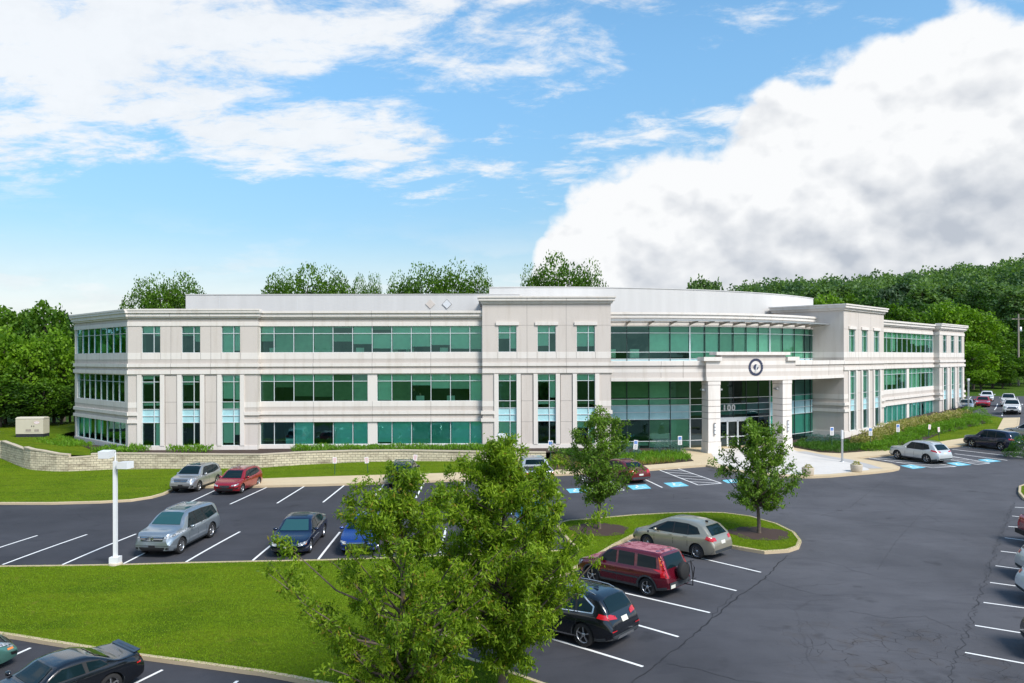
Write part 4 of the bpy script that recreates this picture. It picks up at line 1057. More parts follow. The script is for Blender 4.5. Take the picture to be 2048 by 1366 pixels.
def rear_face(c, tl=((.50, .92), (.86, .96), (.88, 1.10), (.50, 1.04)), plate=(.74, .88), bumper=True, mat='tail_red'):
    c.patch(tl, 'rear', 'tail_light', M[mat], .010, .07, both=True)
    c.patch([(-.17, plate[0]), (.17, plate[0]), (.17, plate[1]), (-.17, plate[1])], 'rear', 'number_plate', M['plate'], .014, .1)
    if bumper: c.patch([(-.80, .34), (.80, .34), (.78, .48), (-.78, .48)], 'rear', 'rear_bumper', M['cladding'], .010, .12)
def side_lamp(c, poly, mat, name='tail_light'): c.patch(poly, 'side', name, M[mat], .008, .07, both=True)
def at_px(c, fx, fy, tx, ty, which=None):
    """set the car down with two ground contact points seen at fx,fy (nose end) and tx,ty (tail end)"""
    A, B = G(fx, fy), G(tx, ty); d = (A-B); h = math.atan2(d.y, d.x); m = (A+B)/2
    return m, h, d.length
def put(c, centre, head):
    """centre of the wheelbase on the ground at a photograph position, heading in degrees (0 = +X, 90 = away)"""
    g = G(*centre) if not isinstance(centre, Vector) else centre
    a = rad(head); mid = (c.axles[0]+c.axles[1])/2
    f = Vector((g.x+math.cos(a)*mid, g.y+math.sin(a)*mid, 0))
    za = tz(g.x+math.cos(a)*(mid-c.axles[0]), g.y+math.sin(a)*(mid-c.axles[0])); zb_ = tz(g.x+math.cos(a)*(mid-c.axles[1]), g.y+math.sin(a)*(mid-c.axles[1]))
    p = math.atan2(za-zb_, c.axles[1]-c.axles[0])
    c.root.rotation_euler = (0, -p, a); r = Matrix.Rotation(a, 3, 'Z')@Matrix.Rotation(-p, 3, 'Y')
    c.root.location = Vector((g.x, g.y, (za+zb_)/2))-r@Vector((-mid, 0, 0))
def hd(a, b):
    A, B = G(*a), G(*b); return math.degrees(math.atan2(B.y-A.y, B.x-A.x))
silver = paint('paint_silver_blue', (.33, .38, .42), .3, .7); silver2 = paint('paint_silver', (.46, .47, .48), .3, .7)
p_red = paint('paint_red', (.32, .012, .022)); p_maroon = paint('paint_maroon', (.125, .006, .018)); p_navy = paint('paint_navy', (.006, .014, .045)); p_black = paint('paint_black', (.006, .008, .012), .22, .2)
p_blue = paint('paint_blue_car', (.010, .045, .22)); p_steel = paint('paint_steel_blue', (.045, .105, .20)); p_beige = paint('paint_champagne', (.40, .37, .29), .3, .6)
p_white = paint('paint_white_car', (.72, .72, .72), .3, .0); p_pearl = paint('paint_pearl', (.58, .60, .60), .3, .4); p_teal = paint('paint_teal', (.08, .20, .17), .3, .4); p_dred = paint('paint_dark_red', (.14, .01, .012)); p_bred = paint('paint_bright_red', (.42, .02, .03))
def hmark(c, z, s=.06, mat='chrome'):
    m = MB(); x = -.0
    for y in (-s*.8, s*.8): m.box((.015, y-.014, z-s), (.03, y+.014, z+s))
    m.box((.015, -s*.8, z-.012), (.03, s*.8, z+.012)); m.build('badge', M[mat], c.root)
# 1 compact SUV at the end of the far row, nose to the camera
c = suv('parked_suv', silver2, 4.55, 1.82, 1.65, 'light silver compact SUV with sunroof parked beside the red hatchback below the stone retaining wall', ws=(1.0, 1.85), hood=1.0)
front_face(c); hmark(c, .85); side_lamp(c, [(4.25, 1.05), (4.42, 1.05), (4.12, 1.40), (4.02, 1.38)], 'tail_red'); rear_face(c)
c.patch([(2.1, -.38), (2.9, -.38), (2.9, .38), (2.1, .38)], 'top', 'sunroof', M['car_glass'], .006, .15)
put(c, (393, 976), hd((541,971.5),(460,1008.5)))
# 2 red wagon
top = [(0, .62), (.12, .74), (.45, .83), (.95, .93), (1.7, 1.36), (2.0, 1.45), (2.6, 1.49), (3.4, 1.46), (3.9, 1.36), (4.25, 1.02), (4.38, .90), (4.44, .78)]
Car.wsp = 10; c = Car('parked_hatchback', 4.44, 1.76, top, [(0, .55), (.4, .74), (1, .86), (3, .92), (4.1, .96), (4.44, .68)], p_red, 2.65, .88, .32, .18, .30, 'red wagon with roof rails parked between two white lines right of the silver SUV', 'car')
c.glassy([(-.66, .97), (.66, .97), (.52, 1.38), (-.52, 1.38)], [[(1.35, .94), (2.25, .95), (2.25, 1.34), (1.85, 1.30)], [(2.32, .95), (3.05, .97), (3.0, 1.35), (2.32, 1.35)], [(3.12, .98), (3.75, 1.06), (3.55, 1.30), (3.08, 1.34)]], [(-.6, 1.0), (.6, 1.0), (.5, 1.34), (-.5, 1.34)])
front_face(c, ((-.30, .50), (.30, .50), (.36, .64), (-.36, .64)), ((.46, .58), (.80, .66), (.82, .74), (.46, .66)), bars_=1); rear_face(c, ((.45, .80), (.8, .84), (.8, .96), (.45, .92)), (.62, .74)); c.rails(1.95, 3.7, .50, M['alloy']); c.mirrors(1.5, .98); c.handles([(2.15, .82), (2.95, .84)]); c.seams([(1.35, .3, .85), (2.28, .3, .93), (3.1, .45, .93)])
put(c, (478, 979), hd((541,971.5),(460,1008.5)))
# 3 large silver-blue SUV
c = suv('parked_suv', silver, 4.95, 2.0, 1.78, 'silver blue three row SUV parked nose out to the lawn beside the white lamp post', wr=.385, ws=(1.12, 1.95), hood=1.14, glass='car_glass_light', rake=.40)
front_face(c, ((-.52, .66), (.52, .66), (.60, .86), (-.60, .86)), ((.60, .74), (.95, .82), (.96, .94), (.60, .86)), bars_=3, low=True); hmark(c, .90, .085); rear_face(c); side_lamp(c, [(4.6, 1.12), (4.85, 1.10), (4.72, 1.24), (4.55, 1.24)], 'tail_red')
c.patch([(2.2, -.42), (3.0, -.42), (3.0, .42), (2.2, .42)], 'top', 'sunroof', M['car_glass_light'], .006, .15)
put(c, (358, 1089), hd((480,1063.5),(372,1124)))
# 4 dark blue saloon
def sedan(name, col, L=4.8, W=1.83, H=1.47, label='', gl='car_glass', coupe=False, wsp=5, wr=.335, group=None):
    Car.wsp = wsp
    top = [(0, .60), (.10, .70), (.45, .80), (1.15, .92), (1.55, 1.14), (2.0, H-.06), (2.5, H), (3.0, H-.02), (3.45, H-.12), (4.05, 1.08), (4.2, 1.03), (L-.22, 1.01), (L-.08, .96), (L, .78)]
    if coupe: top = [(0, .58), (.15, .70), (.6, .80), (1.5, .90), (1.85, 1.06), (2.3, 1.30), (2.7, H-.01), (3.1, H-.03), (3.45, 1.22), (3.85, 1.04), (4.05, 1.0), (L-.30, 1.0), (L-.16, 1.06), (L-.10, .98), (L, .74)]
    c = Car(name, L, W, top, [(0, .54), (.4, .70), (1.1, .84), (3, .90), (4.1, .93), (L, .70)], col, L*.58, .92, wr, .17, .34, label, 'car', group, glass=gl)
    if coupe:
        c.glassy([(-.66, .95), (.66, .95), (.50, H-.10), (-.50, H-.10)], [[(1.75, .93), (2.95, .94), (2.9, 1.22), (2.35, 1.22)], [(3.05, .95), (3.62, .98), (3.4, 1.16), (3.02, 1.21)]], [(-.6, 1.06), (.6, 1.06), (.48, H-.12), (-.48, H-.12)])
    else:
        c.glassy([(-.68, .97), (.68, .97), (.54, H-.11), (-.54, H-.11)], [[(1.45, .93), (2.35, .94), (2.35, H-.15), (1.98, H-.18)], [(2.42, .94), (3.15, .95), (3.12, H-.16), (2.42, H-.15)], [(3.22, .96), (3.75, 1.02), (3.45, H-.22), (3.18, H-.17)]], [(-.64, 1.08), (.64, 1.08), (.5, H-.14), (-.5, H-.14)])
        c.handles([(2.25, .80), (3.1, .82)]); c.seams([(2.385, .28, .92), (3.19, .4, .94)])
    c.seams([(1.45, .28, .85)]); c.mirrors(1.6, .96); return c
c = sedan('parked_saloon', p_navy, label='dark navy blue saloon parked nose out to the lawn right of the large silver SUV', gl='car_glass_light')
front_face(c, ((-.44, .50), (.44, .50), (.48, .62), (-.48, .62)), ((.50, .54), (.82, .62), (.84, .73), (.50, .66)), bars_=3, plate='white'); rear_face(c, ((.4, .74), (.8, .78), (.8, .90), (.4, .86)), (.6, .72))
side_lamp(c, [(.10, .60), (.24, .60), (.30, .66), (.12, .66)], 'lamp_amber', 'indicator')
m = MB(); m.tube([Vector((.03, .06*math.cos(a), .57+.06*math.sin(a))) for a in linsp(0, 2*PI, 14)], .008, 4); m.build('badge', M['chrome'], c.root)
c.patch([(2.2, -.4), (2.9, -.4), (2.9, .4), (2.2, .4)], 'top', 'sunroof', M['car_glass'], .006, .15)
put(c, (600, 1089), hd((680,1064),(636,1119.5)))
# 5 bright blue car behind the foreground tree
c = sedan('parked_saloon', p_blue, 4.6, 1.8, 1.45, label='bright blue car parked nose out, mostly hidden behind the foreground tree')
front_face(c, ((-.50, .44), (.50, .44), (.46, .64), (-.46, .64)), ((.54, .58), (.82, .64), (.82, .72), (.52, .68)), bars_=4); rear_face(c, ((.4, .74), (.8, .78), (.8, .90), (.4, .86)), (.6, .72)); put(c, (728, 1087), hd((790,1060),(768,1116)))
# 6 steel blue SUV with seven slots
c = suv('parked_suv', p_steel, 4.82, 1.95, 1.76, 'steel blue SUV with a seven slot grille parked behind the right foreground tree', wr=.385, ws=(1.25, 2.0), hood=1.10, glass='car_glass_light', rake=.4)
c.patch([(.60, .84), (.92, .86), (.93, .95), (.60, .94)], 'front', 'headlight', M['headlight'], .01, .07, both=True)
for k in range(7):
    y = (k-3)*.155; g = c.patch([(y-.055, .82), (y+.055, .82), (y+.055, .96), (y-.055, .96)], 'front', 'grille_slot', M['chrome'], .008, .1)
    c.patch([(y-.035, .835), (y+.035, .835), (y+.035, .945), (y-.035, .945)], 'front', 'grille', M['grille'], .016, .1, parent=g)
c.patch([(-.6, .36), (.6, .36), (.66, .52), (-.66, .52)], 'front', 'lower_grille', M['grille'], .008, .1); c.patch([(.66, .48), (.86, .50), (.86, .58), (.66, .56)], 'front', 'fog_lamp', M['headlight'], .010, .07, both=True); rear_face(c)
put(c, (1062, 1067), -88)
# 7 black SUV, tail to the camera
c = suv('parked_suv', p_black, 4.45, 1.80, 1.64, 'black SUV parked nose in towards the lawn in the middle of the far row', ws=(1.1, 1.8), rake=.5)
front_face(c); rear_face(c, ((.45, .92), (.84, .95), (.86, 1.08), (.60, 1.04), (.45, 1.0)), (.78, .92)); side_lamp(c, [(4.05, .98), (4.35, .95), (4.3, 1.06), (4.08, 1.08)], 'tail_red'); put(c, (808, 966), hd((742,1002),(771,964.5)))
# 8 silver pickup, mostly behind the tree
def pickup(name, col, label, bed=True):
    Car.wsp = 6
    top = [(0, .84), (.10, 1.02), (.5, 1.14), (1.35, 1.22), (1.75, 1.52), (2.15, 1.80), (2.5, 1.86), (3.3, 1.86), (3.62, 1.80), (3.72, 1.36), (3.78, 1.33), (5.55, 1.32), (5.68, 1.28), (5.72, 1.1)]
    c = Car(name, 5.72, 2.0, top, [(0, .78), (.4, 1.0), (1.4, 1.12), (3.5, 1.15), (3.8, 1.28), (5.6, 1.28), (5.72, 1.05)], col, 3.6, .95, .41, .34, .22, label, 'pickup truck', glass='car_glass', nose=.90, tail=.95, bed=(3.9, 5.58, .80))
    c.glassy([(-.76, 1.30), (.76, 1.30), (.66, 1.74), (-.66, 1.74)], [[(1.72, 1.20), (2.6, 1.21), (2.6, 1.70), (2.15, 1.68)], [(2.68, 1.21), (3.42, 1.22), (3.40, 1.70), (2.68, 1.70)]], [(-.68, 1.42), (.68, 1.42), (.62, 1.74), (-.62, 1.74)])
    c.seams([(1.65, .5, 1.15), (2.64, .5, 1.18), (3.45, .5, 1.18)]); c.handles([(2.5, 1.08), (3.35, 1.08)]); c.mirrors(1.9, 1.30)
    c.patch([(-.5, .62), (.5, .62), (.5, .98), (-.5, .98)], 'front', 'grille', M['grille'], .01, .12); c.patch([(.60, .84), (.90, .84), (.90, .98), (.60, .98)], 'front', 'headlight', M['headlight'], .01, .1, both=True)
    c.patch([(.72, .78), (.93, .78), (.93, 1.18), (.74, 1.18)], 'rear', 'tail_light', M['tail_red'], .012, .1, both=True); c.patch([(-.16, .62), (.16, .62), (.16, .74), (-.16, .74)], 'rear', 'number_plate', M['plate'], .03, .1)
    m = MB(); m.box((-5.86, -.92, .44), (-5.70, .92, .66)); m.build('rear_bumper', M['black_plastic'], c.root)
    return c
c = pickup('parked_pickup', silver2, 'silver pickup truck seen from behind through the right foreground tree'); put(c, (1066, 965), 97)
# 9 dark red saloon, tail to camera
c = sedan('parked_saloon', p_dred, 4.7, 1.8, 1.46, label='dark red saloon parked in the accessible bay behind the left island tree')
front_face(c); rear_face(c, ((.46, .74), (.84, .78), (.84, .98), (.55, .96), (.46, .86)), (.58, .70)); c.patch([(-.6, .26), (.6, .26), (.6, .31), (-.6, .31)], 'rear', 'bumper_trim', M['chrome'], .012, .12); side_lamp(c, [(4.3, .80), (4.62, .78), (4.55, .94), (4.3, .93)], 'tail_red'); put(c, (1243, 957), 116)
# 10 champagne compact MPV
top = [(0, .66), (.10, .80), (.35, .92), (.85, 1.08), (1.45, 1.42), (1.9, 1.58), (2.5, 1.62), (3.2, 1.59), (3.75, 1.47), (4.15, 1.12), (4.30, .98), (4.41, .80)]
Car.wsp = 15; c = Car('parked_hatchback', 4.41, 1.83, top, [(0, .60), (.4, .84), (1, .92), (3, .99), (4.1, 1.06), (4.41, .70)], p_beige, 2.65, .90, .335, .19, .30, 'champagne beige tall hatchback parked along the grass island in the front row', 'car', glass='car_glass_light')
c.glassy([(-.70, 1.08), (.70, 1.08), (.55, 1.50), (-.55, 1.50)], [[(.98, .99), (1.30, 1.0), (1.30, 1.16)], [(1.36, 1.0), (2.28, 1.01), (2.28, 1.45), (1.95, 1.42)], [(2.36, 1.01), (3.05, 1.03), (3.02, 1.46), (2.36, 1.46)], [(3.12, 1.04), (3.70, 1.14), (3.5, 1.36), (3.08, 1.44)]], [(-.62, 1.08), (.62, 1.08), (.5, 1.44), (-.5, 1.44)])
front_face(c, hl=((.52, .66), (.82, .78), (.84, .92), (.52, .78))); side_lamp(c, [(.10, .72), (.36, .78), (.44, .92), (.16, .84)], 'headlight', 'headlight'); rear_face(c, ((.50, .86), (.84, .88), (.84, 1.04), (.52, 1.0)), (.70, .84)); side_lamp(c, [(3.98, .94), (4.34, .84), (4.30, .98), (4.05, 1.08)], 'tail_red')
c.handles([(2.2, .90), (3.0, .92)]); c.mirrors(1.45, 1.04); c.seams([(1.30, .32, .95), (2.32, .32, .99), (3.08, .5, 1.0)]); m = MB(); m.box((-3.62, -.03, 1.52), (-3.5, .03, 1.60)); m.build('aerial', M['black_plastic'], c.root)
c.patch([(.92, .80), (1.02, .80), (1.02, .90), (.92, .90)], 'side', 'fuel_cap', M['cladding'], .003, .1)
put(c, (1363, 1101), hd((1522,1144.7),(1394.7,1119)))
# 11 maroon off-roader with a spare wheel
top = [(0, .70), (.08, .84), (.30, .95), (.95, 1.06), (1.5, 1.46), (1.75, 1.60), (2.2, 1.66), (3.6, 1.67), (3.95, 1.62), (4.12, 1.30), (4.24, 1.02), (4.32, .90), (4.36, .70)]
Car.wsp = 5; c = Car('parked_suv', 4.36, 1.79, top, [(0, .62), (.4, .88), (1, .97), (3, 1.0), (4.2, 1.02), (4.36, .68)], p_maroon, 2.62, .82, .345, .24, .16, 'maroon SUV with faded roof and a spare wheel on its tailgate in the front row', 'car', low_clad=.16)
c.glassy([(-.70, 1.08), (.70, 1.08), (.60, 1.52), (-.60, 1.52)], [[(1.18, 1.05), (2.0, 1.05), (2.0, 1.52), (1.62, 1.50)], [(2.10, 1.05), (2.86, 1.06), (2.84, 1.53), (2.10, 1.53)], [(3.0, 1.08), (3.86, 1.10), (3.80, 1.50), (2.98, 1.53)]], [(-.62, 1.10), (.62, 1.10), (.56, 1.54), (-.56, 1.54)], surround=False)
front_face(c, hl=((.52, .70), (.82, .72), (.84, .86), (.52, .84))); side_lamp(c, [(.06, .72), (.30, .74), (.34, .90), (.12, .88)], 'headlight', 'headlight')
c.patch([(.70, .80), (.86, .80), (.80, 1.50), (.70, 1.50)], 'rear', 'tail_light', M['tail_red'], .01, .08, both=True); side_lamp(c, [(4.06, .86), (4.30, .84), (4.02, 1.52), (3.90, 1.52)], 'tail_red')
side_lamp(c, [(4.02, 1.20), (4.16, 1.18), (4.02, 1.52), (3.90, 1.52)], 'lamp_amber', 'indicator'); c.patch([(-.70, .40), (.70, .40), (.70, .62), (-.70, .62)], 'rear', 'rear_bumper', M['cladding'], .02, .1)
c.patch([(.34, .40), (.64, .40), (.64, .53), (.34, .53)], 'rear', 'number_plate', M['plate'], .03, .1)
c.patch([(1.35, .62), (3.1, .62), (3.1, .69), (1.35, .69)], 'side', 'side_moulding', M['cladding'], .012, .2, both=True)
for xx in (c.axles[0], c.axles[1]):
    ring = [(xx+.47*math.cos(a), .345+.47*math.sin(a)) for a in linsp(-.25, PI+.25, 12)]+[(xx+.40*math.cos(a), .345+.40*math.sin(a)) for a in linsp(PI+.25, -.25, 12)]
    c.patch(ring, 'side', 'wheel_arch', M['cladding'], .012, .12, both=True)
c.handles([(1.9, .88), (2.75, .90)]); c.mirrors(1.35, 1.08); c.seams([(1.12, .4, .98), (2.05, .4, 1.03), (2.92, .5, 1.03)])
sp = MB(); sp.lathe([(.10, -.10), (.31, -.10), (.335, -.06), (.335, .06), (.31, .10), (.05, .11), (.001, .11)], (0, 0, 0), 26, 0, 'y')
so_ = sp.build('spare_wheel', M['tyre'], c.root); so_.rotation_euler = (0, 0, PI/2); so_.location = (-4.50, -.05, .98)
br = MB(); br.tube([(-4.36, -.30, .42), (-4.75, -.30, .42), (-4.75, -.30, .85), (-4.66, -.30, 1.35)], .022, 6); br.tube([(-4.7, -.62, .62), (-4.72, -.02, .66)], .018, 6); br.tube([(-4.66, -.52, 1.30), (-4.66, -.10, 1.32)], .018, 6); br.tube([(-4.66, -.30, 1.32), (-4.80, -.34, 1.1), (-4.74, -.36, .7)], .018, 6)
br.build('bicycle_rack', M['black_plastic'], c.root)
put(c, (1262, 1170), hd((1473,1181.6),(1392,1164)))
# faded clear coat on roof and bonnet
t = NT('faded_coat'); n = t.noise(t.coord('Object'), 3.2, 6, .7, 1.2); t.set(Base_Color=t.ramp(n, [(.44, (.17, .012, .03)), (.52, (.40, .16, .18))]), Roughness=.6); M['faded_coat'] = t.mat
c.patch([(1.85, -.58), (3.88, -.60), (3.88, .60), (1.85, .58)], 'top', 'roof_panel', M['faded_coat'], .004, .2); c.patch([(.35, -.6), (.95, -.66), (.95, .66), (.35, .6)], 'top', 'bonnet_panel', M['faded_coat'], .004, .15)
# 12 black SUV in front
c = suv('parked_suv', p_black, 4.70, 1.89, 1.68, 'black SUV with chrome window trim parked half under the right foreground tree', wr=.375, ws=(1.35, 2.15), hood=1.04, rake=.52, glass='car_glass')
front_face(c); rear_face(c, ((.40, .92), (.86, .98), (.87, 1.10), (.62, 1.09), (.42, 1.02)), (.80, .94)); side_lamp(c, [(4.20, 1.00), (4.58, .94), (4.55, 1.08), (4.25, 1.13)], 'tail_red')
c.patch([(1.9, 1.005), (4.0, 1.10), (4.0, 1.13), (1.9, 1.03)], 'side', 'window_trim', M['chrome'], .011, .15, both=True); c.patch([(2.2, 1.56), (3.55, 1.57), (4.02, 1.30), (4.0, 1.10), (4.05, 1.10), (4.07, 1.32), (3.58, 1.60), (2.2, 1.59)], 'side', 'window_trim', M['chrome'], .011, .15, both=True)
c.patch([(1.2, .30), (3.4, .30), (3.4, .34), (1.2, .34)], 'side', 'sill_trim', M['chrome'], .011, .15, both=True); c.patch([(.55, .60), (.80, .60), (.80, .63), (.55, .63)], 'rear', 'reflector', M['tail_red'], .02, .1, both=True); c.patch([(-.5, .34), (.5, .34), (.42, .42), (-.42, .42)], 'rear', 'bumper_trim', M['alloy'], .02, .1)
m = MB(); m.mesh([(-3.5, -.03, 1.675), (-3.5, .03, 1.675), (-3.7, .03, 1.66), (-3.7, -.03, 1.66), (-3.68, 0, 1.745)], [(0, 1, 4), (1, 2, 4), (2, 3, 4), (3, 0, 4)]); m.build('aerial', p_navy, c.root)
put(c, (1128, 1262), hd((1357,1273.8),(1281,1256)))
# 13 black coupe bottom left
c = sedan('parked_coupe', p_black, 4.72, 1.86, 1.36, label='black two door coupe with a rear spoiler parked against the kerb at the lower left', coupe=True, wsp=5, wr=.335)
front_face(c); rear_face(c, ((.42, .78), (.74, .78), (.74, .90), (.42, .90)), (.55, .68)); m = MB()
for y in (-.6, .6): m.box((-4.58, y-.03, .96), (-4.5, y+.03, 1.03))
m.hexa([(-4.66,-.70,1.035),(-4.46,-.72,1.015),(-4.46,.72,1.015),(-4.66,.70,1.035),(-4.66,-.70,1.065),(-4.46,-.72,1.03),(-4.46,.72,1.03),(-4.66,.70,1.065)]); m.build('spoiler', p_black, c.root)
side_lamp(c, [(4.45, .72), (4.60, .72), (4.60, .76), (4.45, .76)], 'tail_red', 'side_marker')
put(c, (100, 1412), 232)
# 14 teal car cut by the left edge
c = sedan('parked_saloon', p_teal, 4.6, 1.78, 1.42, label='teal green saloon cut off by the left edge with its nose to the kerb'); front_face(c); side_lamp(c, [(.12, .60), (.30, .60), (.32, .66), (.14, .66)], 'lamp_amber', 'indicator'); side_lamp(c, [(.10, .66), (.34, .72), (.30, .78), (.12, .72)], 'headlight', 'headlight'); put(c, (-140, 1362), 46)
# 15 white-silver SUV in the accessible bay on the right
c = suv('parked_suv', p_pearl, 4.72, 1.88, 1.68, 'pearl white SUV parked across the striped zone right of the entrance plaza', wr=.37, ws=(1.2, 2.05), rake=.7, clad=.14)
front_face(c); rear_face(c, ((.42, .94), (.86, .98), (.87, 1.08), (.45, 1.02)), (.80, .92)); side_lamp(c, [(4.02, 1.02), (4.55, .94), (4.5, 1.06), (4.1, 1.13)], 'tail_red'); put(c, (1838, 921), hd((2014.4,920.7),(1909,907.5)))
# 16 dark blue SUV
c = suv('parked_suv', p_navy, 4.60, 1.86, 1.70, 'dark navy SUV with silver wheels parked by the sidewalk at the right edge', wr=.36, ws=(1.15, 1.85), rails=None, rake=.45, wheels=5)
front_face(c); rear_face(c); put(c, (1985, 896.5), hd((2014.4,920.7),(1909,907.5)))
# 17 pale blue car beyond it
c = sedan('parked_saloon', silver2, 4.6, 1.8, 1.45, label='silver grey saloon half hidden behind the navy SUV at the right edge'); front_face(c); rear_face(c); put(c, (2062, 876), hd((2014.4,920.7),(1909,907.5)))
# 18-22 cars in the upper right lot
c = suv('parked_suv', p_white, 4.55, 1.84, 1.66, 'white SUV with a dark grille, frontmost in the upper right lot', rails=None); front_face(c, ((-.5, .58), (.5, .58), (.36, .80), (-.36, .80)), bars_=1); put(c, (2024, 827), hd((1995,807.4),(1990.7,819)))
c = suv('parked_suv', p_white, 4.6, 1.85, 1.72, 'white SUV parked directly behind the frontmost white one in the upper right lot', rails=None); front_face(c); put(c, (2017, 812), hd((1995,807.4),(1990.7,819)))
c = sedan('parked_saloon', p_bred, 4.6, 1.85, 1.45, label='bright red car in the upper right lot beyond the building end'); front_face(c, ((-.3, .46), (.3, .46), (.34, .56), (-.34, .56)), bars_=1); put(c, (1966, 813), hd((1995,807.4),(1990.7,819)))
c = sedan('parked_saloon', p_white, 4.6, 1.82, 1.45, label='white car parked behind the bright red one in the upper right lot'); front_face(c); put(c, (1974, 801), hd((1995,807.4),(1990.7,819)))
c = sedan('parked_saloon', silver2, 4.6, 1.82, 1.45, label='silver car partly hidden by the hedge at the far end of the building'); front_face(c); rear_face(c); put(c, (1933, 820), hd((1995,807.4),(1990.7,819)))
# 23-26 right edge row
c = pickup('parked_pickup', p_bred, 'bright red pickup truck at the right edge with its tail towards the lane'); put(c, (2190, 1094), -8)
c = suv('parked_suv', p_pearl, 4.5, 1.84, 1.62, 'silver white crossover at the right edge, farther of the two pale ones', rails=None); rear_face(c); side_lamp(c, [(4.1, .92), (4.42, .90), (4.36, 1.06), (4.1, 1.04)], 'tail_red'); put(c, (2170, 1163), -12)
c = suv('parked_suv', p_white, 4.6, 1.86, 1.64, 'white SUV at the right edge, nearer of the two pale ones', rails=None, rake=.6); rear_face(c); side_lamp(c, [(4.1, .96), (4.5, .94), (4.44, 1.08), (4.1, 1.08)], 'tail_red'); put(c, (2190, 1212), -14)
c = suv('parked_suv', p_black, 4.6, 1.86, 1.64, 'dark SUV just showing at the lower right edge', rails=None); rear_face(c); put(c, (2235, 1322), -14)
# ------------------------------------------------------------------ retaining wall, posts, signs, planters, generator
def rwall():
    pts = [(1092,926,1.62),(1000,927,1.66),(900,925.5,1.66),(800,925.5,1.68),(700,928,1.66),(600,933,1.62),(520,939,1.56),(450,940,1.54),(330,941,1.55),(229,941.5,1.55),(182,944,1.56)]
    P = [G(x, y) for x, y, z in pts]; Z = [q[2] for q in pts]
    step = [(182,944,1.38),(137,946,1.30),(137.01,946,1.54),(113,946,1.62),(85,944.5,1.80),(61,942.5,1.90),(48,939,1.98),(47.9,939,1.80),(30,932,1.92),(18,926.5,2.0),(17.9,926.5,1.98),(3,919,2.08),(2.9,919,2.0),(-40,912,2.1),(-90,907,2.3)]
    P2 = [G(x, y) for x, y, z in step]; Z2 = [q[2] for q in step]
    mb = MB(); cap = MB(); uvs = []
    dist = 0
    A = list(zip(P, Z))+list(zip(P2, Z2))
    # resample
    for (p, z), (q, y) in zip(A[:-1], A[1:]):
        L = math.hypot(q.x-p.x, q.y-p.y)
        if L < .02: continue
        n = max(1, int(L/.9)); d = Vector((q.x-p.x, q.y-p.y)).normalized(); nn = Vector((d.y, -d.x))   # walking left: towards the building
        if nn.y < 0: nn = -nn
        for k in range(n):
            a = p.lerp(q, k/n); b = p.lerp(q, (k+1)/n); za = z+(y-z)*k/n; zb_ = z+(y-z)*(k+1)/n
            u0 = dist+L*k/n; u1 = dist+L*(k+1)/n
            if abs(y-z) < .001 or True: pass
            bz0, bz1 = tz(a.x, a.y)-.15, tz(b.x, b.y)-.15; w = .35
            a2 = (a.x+nn.x*w, a.y+nn.y*w); b2 = (b.x+nn.x*w, b.y+nn.y*w)
            mb.face([(a.x, a.y, bz0), (b.x, b.y, bz1), (b.x, b.y, zb_), (a.x, a.y, za)]); uvs.append([(u0, bz0), (u1, bz1), (u1, zb_), (u0, za)])
            mb.face([(a2[0], a2[1], bz0), (b2[0], b2[1], bz1), (b2[0], b2[1], zb_), (a2[0], a2[1], za)][::-1]); uvs.append([(u0, za), (u1, zb_), (u1, bz1), (u0, bz0)])
            o = nn*-.04; c = [(a.x+o.x, a.y+o.y, za), (b.x+o.x, b.y+o.y, zb_), (b2[0], b2[1], zb_), (a2[0], a2[1], za)]
            cap.hexa(c+[(x, y_, z_+.10) for x, y_, z_ in c])
            if k == 0 or k == n-1:
                e = a if k == 0 else b; ze = za if k == 0 else zb_; e2 = a2 if k == 0 else b2; bz = bz0 if k == 0 else bz1
                mb.face([(e.x, e.y, bz), (e2[0], e2[1], bz), (e2[0], e2[1], ze), (e.x, e.y, ze)]); uvs.append([(0, bz), (w, bz), (w, ze), (0, ze)])
        dist += L
    root = mb.build('retaining_wall', M['block_wall'], recalc=False)
    ul = root.data.uv_layers.new(name='UVMap'); i = 0
    for f in uvs:
        for uv in f: ul.data[i].uv = uv; i += 1
    tag(root, 'curved stepped retaining wall of split tan stone blocks below the left wing', 'retaining wall')
    cap.build('wall_cap', M['wall_cap'], root)
    return A
WA = rwall(); WL = [a for a, z in WA]
def wall_blend(x, y, base):
    d, z = min((math.hypot(a.x-x, a.y+.4-y), z) for a, z in WA); t_ = min(1, max(0, (d-.5)/2.5)); t_ = t_*t_*(3-2*t_); return (z+.02)*(1-t_)+base*t_
# planted ground behind the wall
def zbed(x, y): return 1.50
back = [Vector((p.x, p.y+.30)) for p in WL[:11]]
bedpoly = back+[Vector(p[:2]) for p in [Vector((WL[11].x-.3, WL[11].y+.5)), CLE-Vector((1.5, .3, 0)), MCL(CANT, -.3), ML(0, PB-.3), ML(S1, -.3), ML(S2, -.3), ML(S3-1.2, PT-.3)]]
sheet('mulch_bed', bedpoly, 0, 'mulch', 1.0, zf=lambda x, y: wall_blend(x, y, 1.50)-.01)
def zl(x, y):
    t_ = min(1, max(0, (-33-x)/10)); return wall_blend(x, y, 1.54+.55*t_)
lw2 = [Vector((p.x+.05, p.y+.30)) for p in WL[10:]]
lw2 = [p for i, p in enumerate(lw2) if i == 0 or (p-lw2[i-1]).length > .05]
sheet('lawn', lw2+[Vector((-62, 82)), Vector((-60, 92)), Vector((-44, 92)), CLE.xy+Vector((-1.2, 1)), CLE.xy+Vector((-.7, -1.2)), MCL(5, 2.2).xy, MCL(CANT-2, 2.6).xy, Vector((WL[10].x+1.2, WL[10].y+1.2))], 0, 'lawn', 1.3, zf=zl)
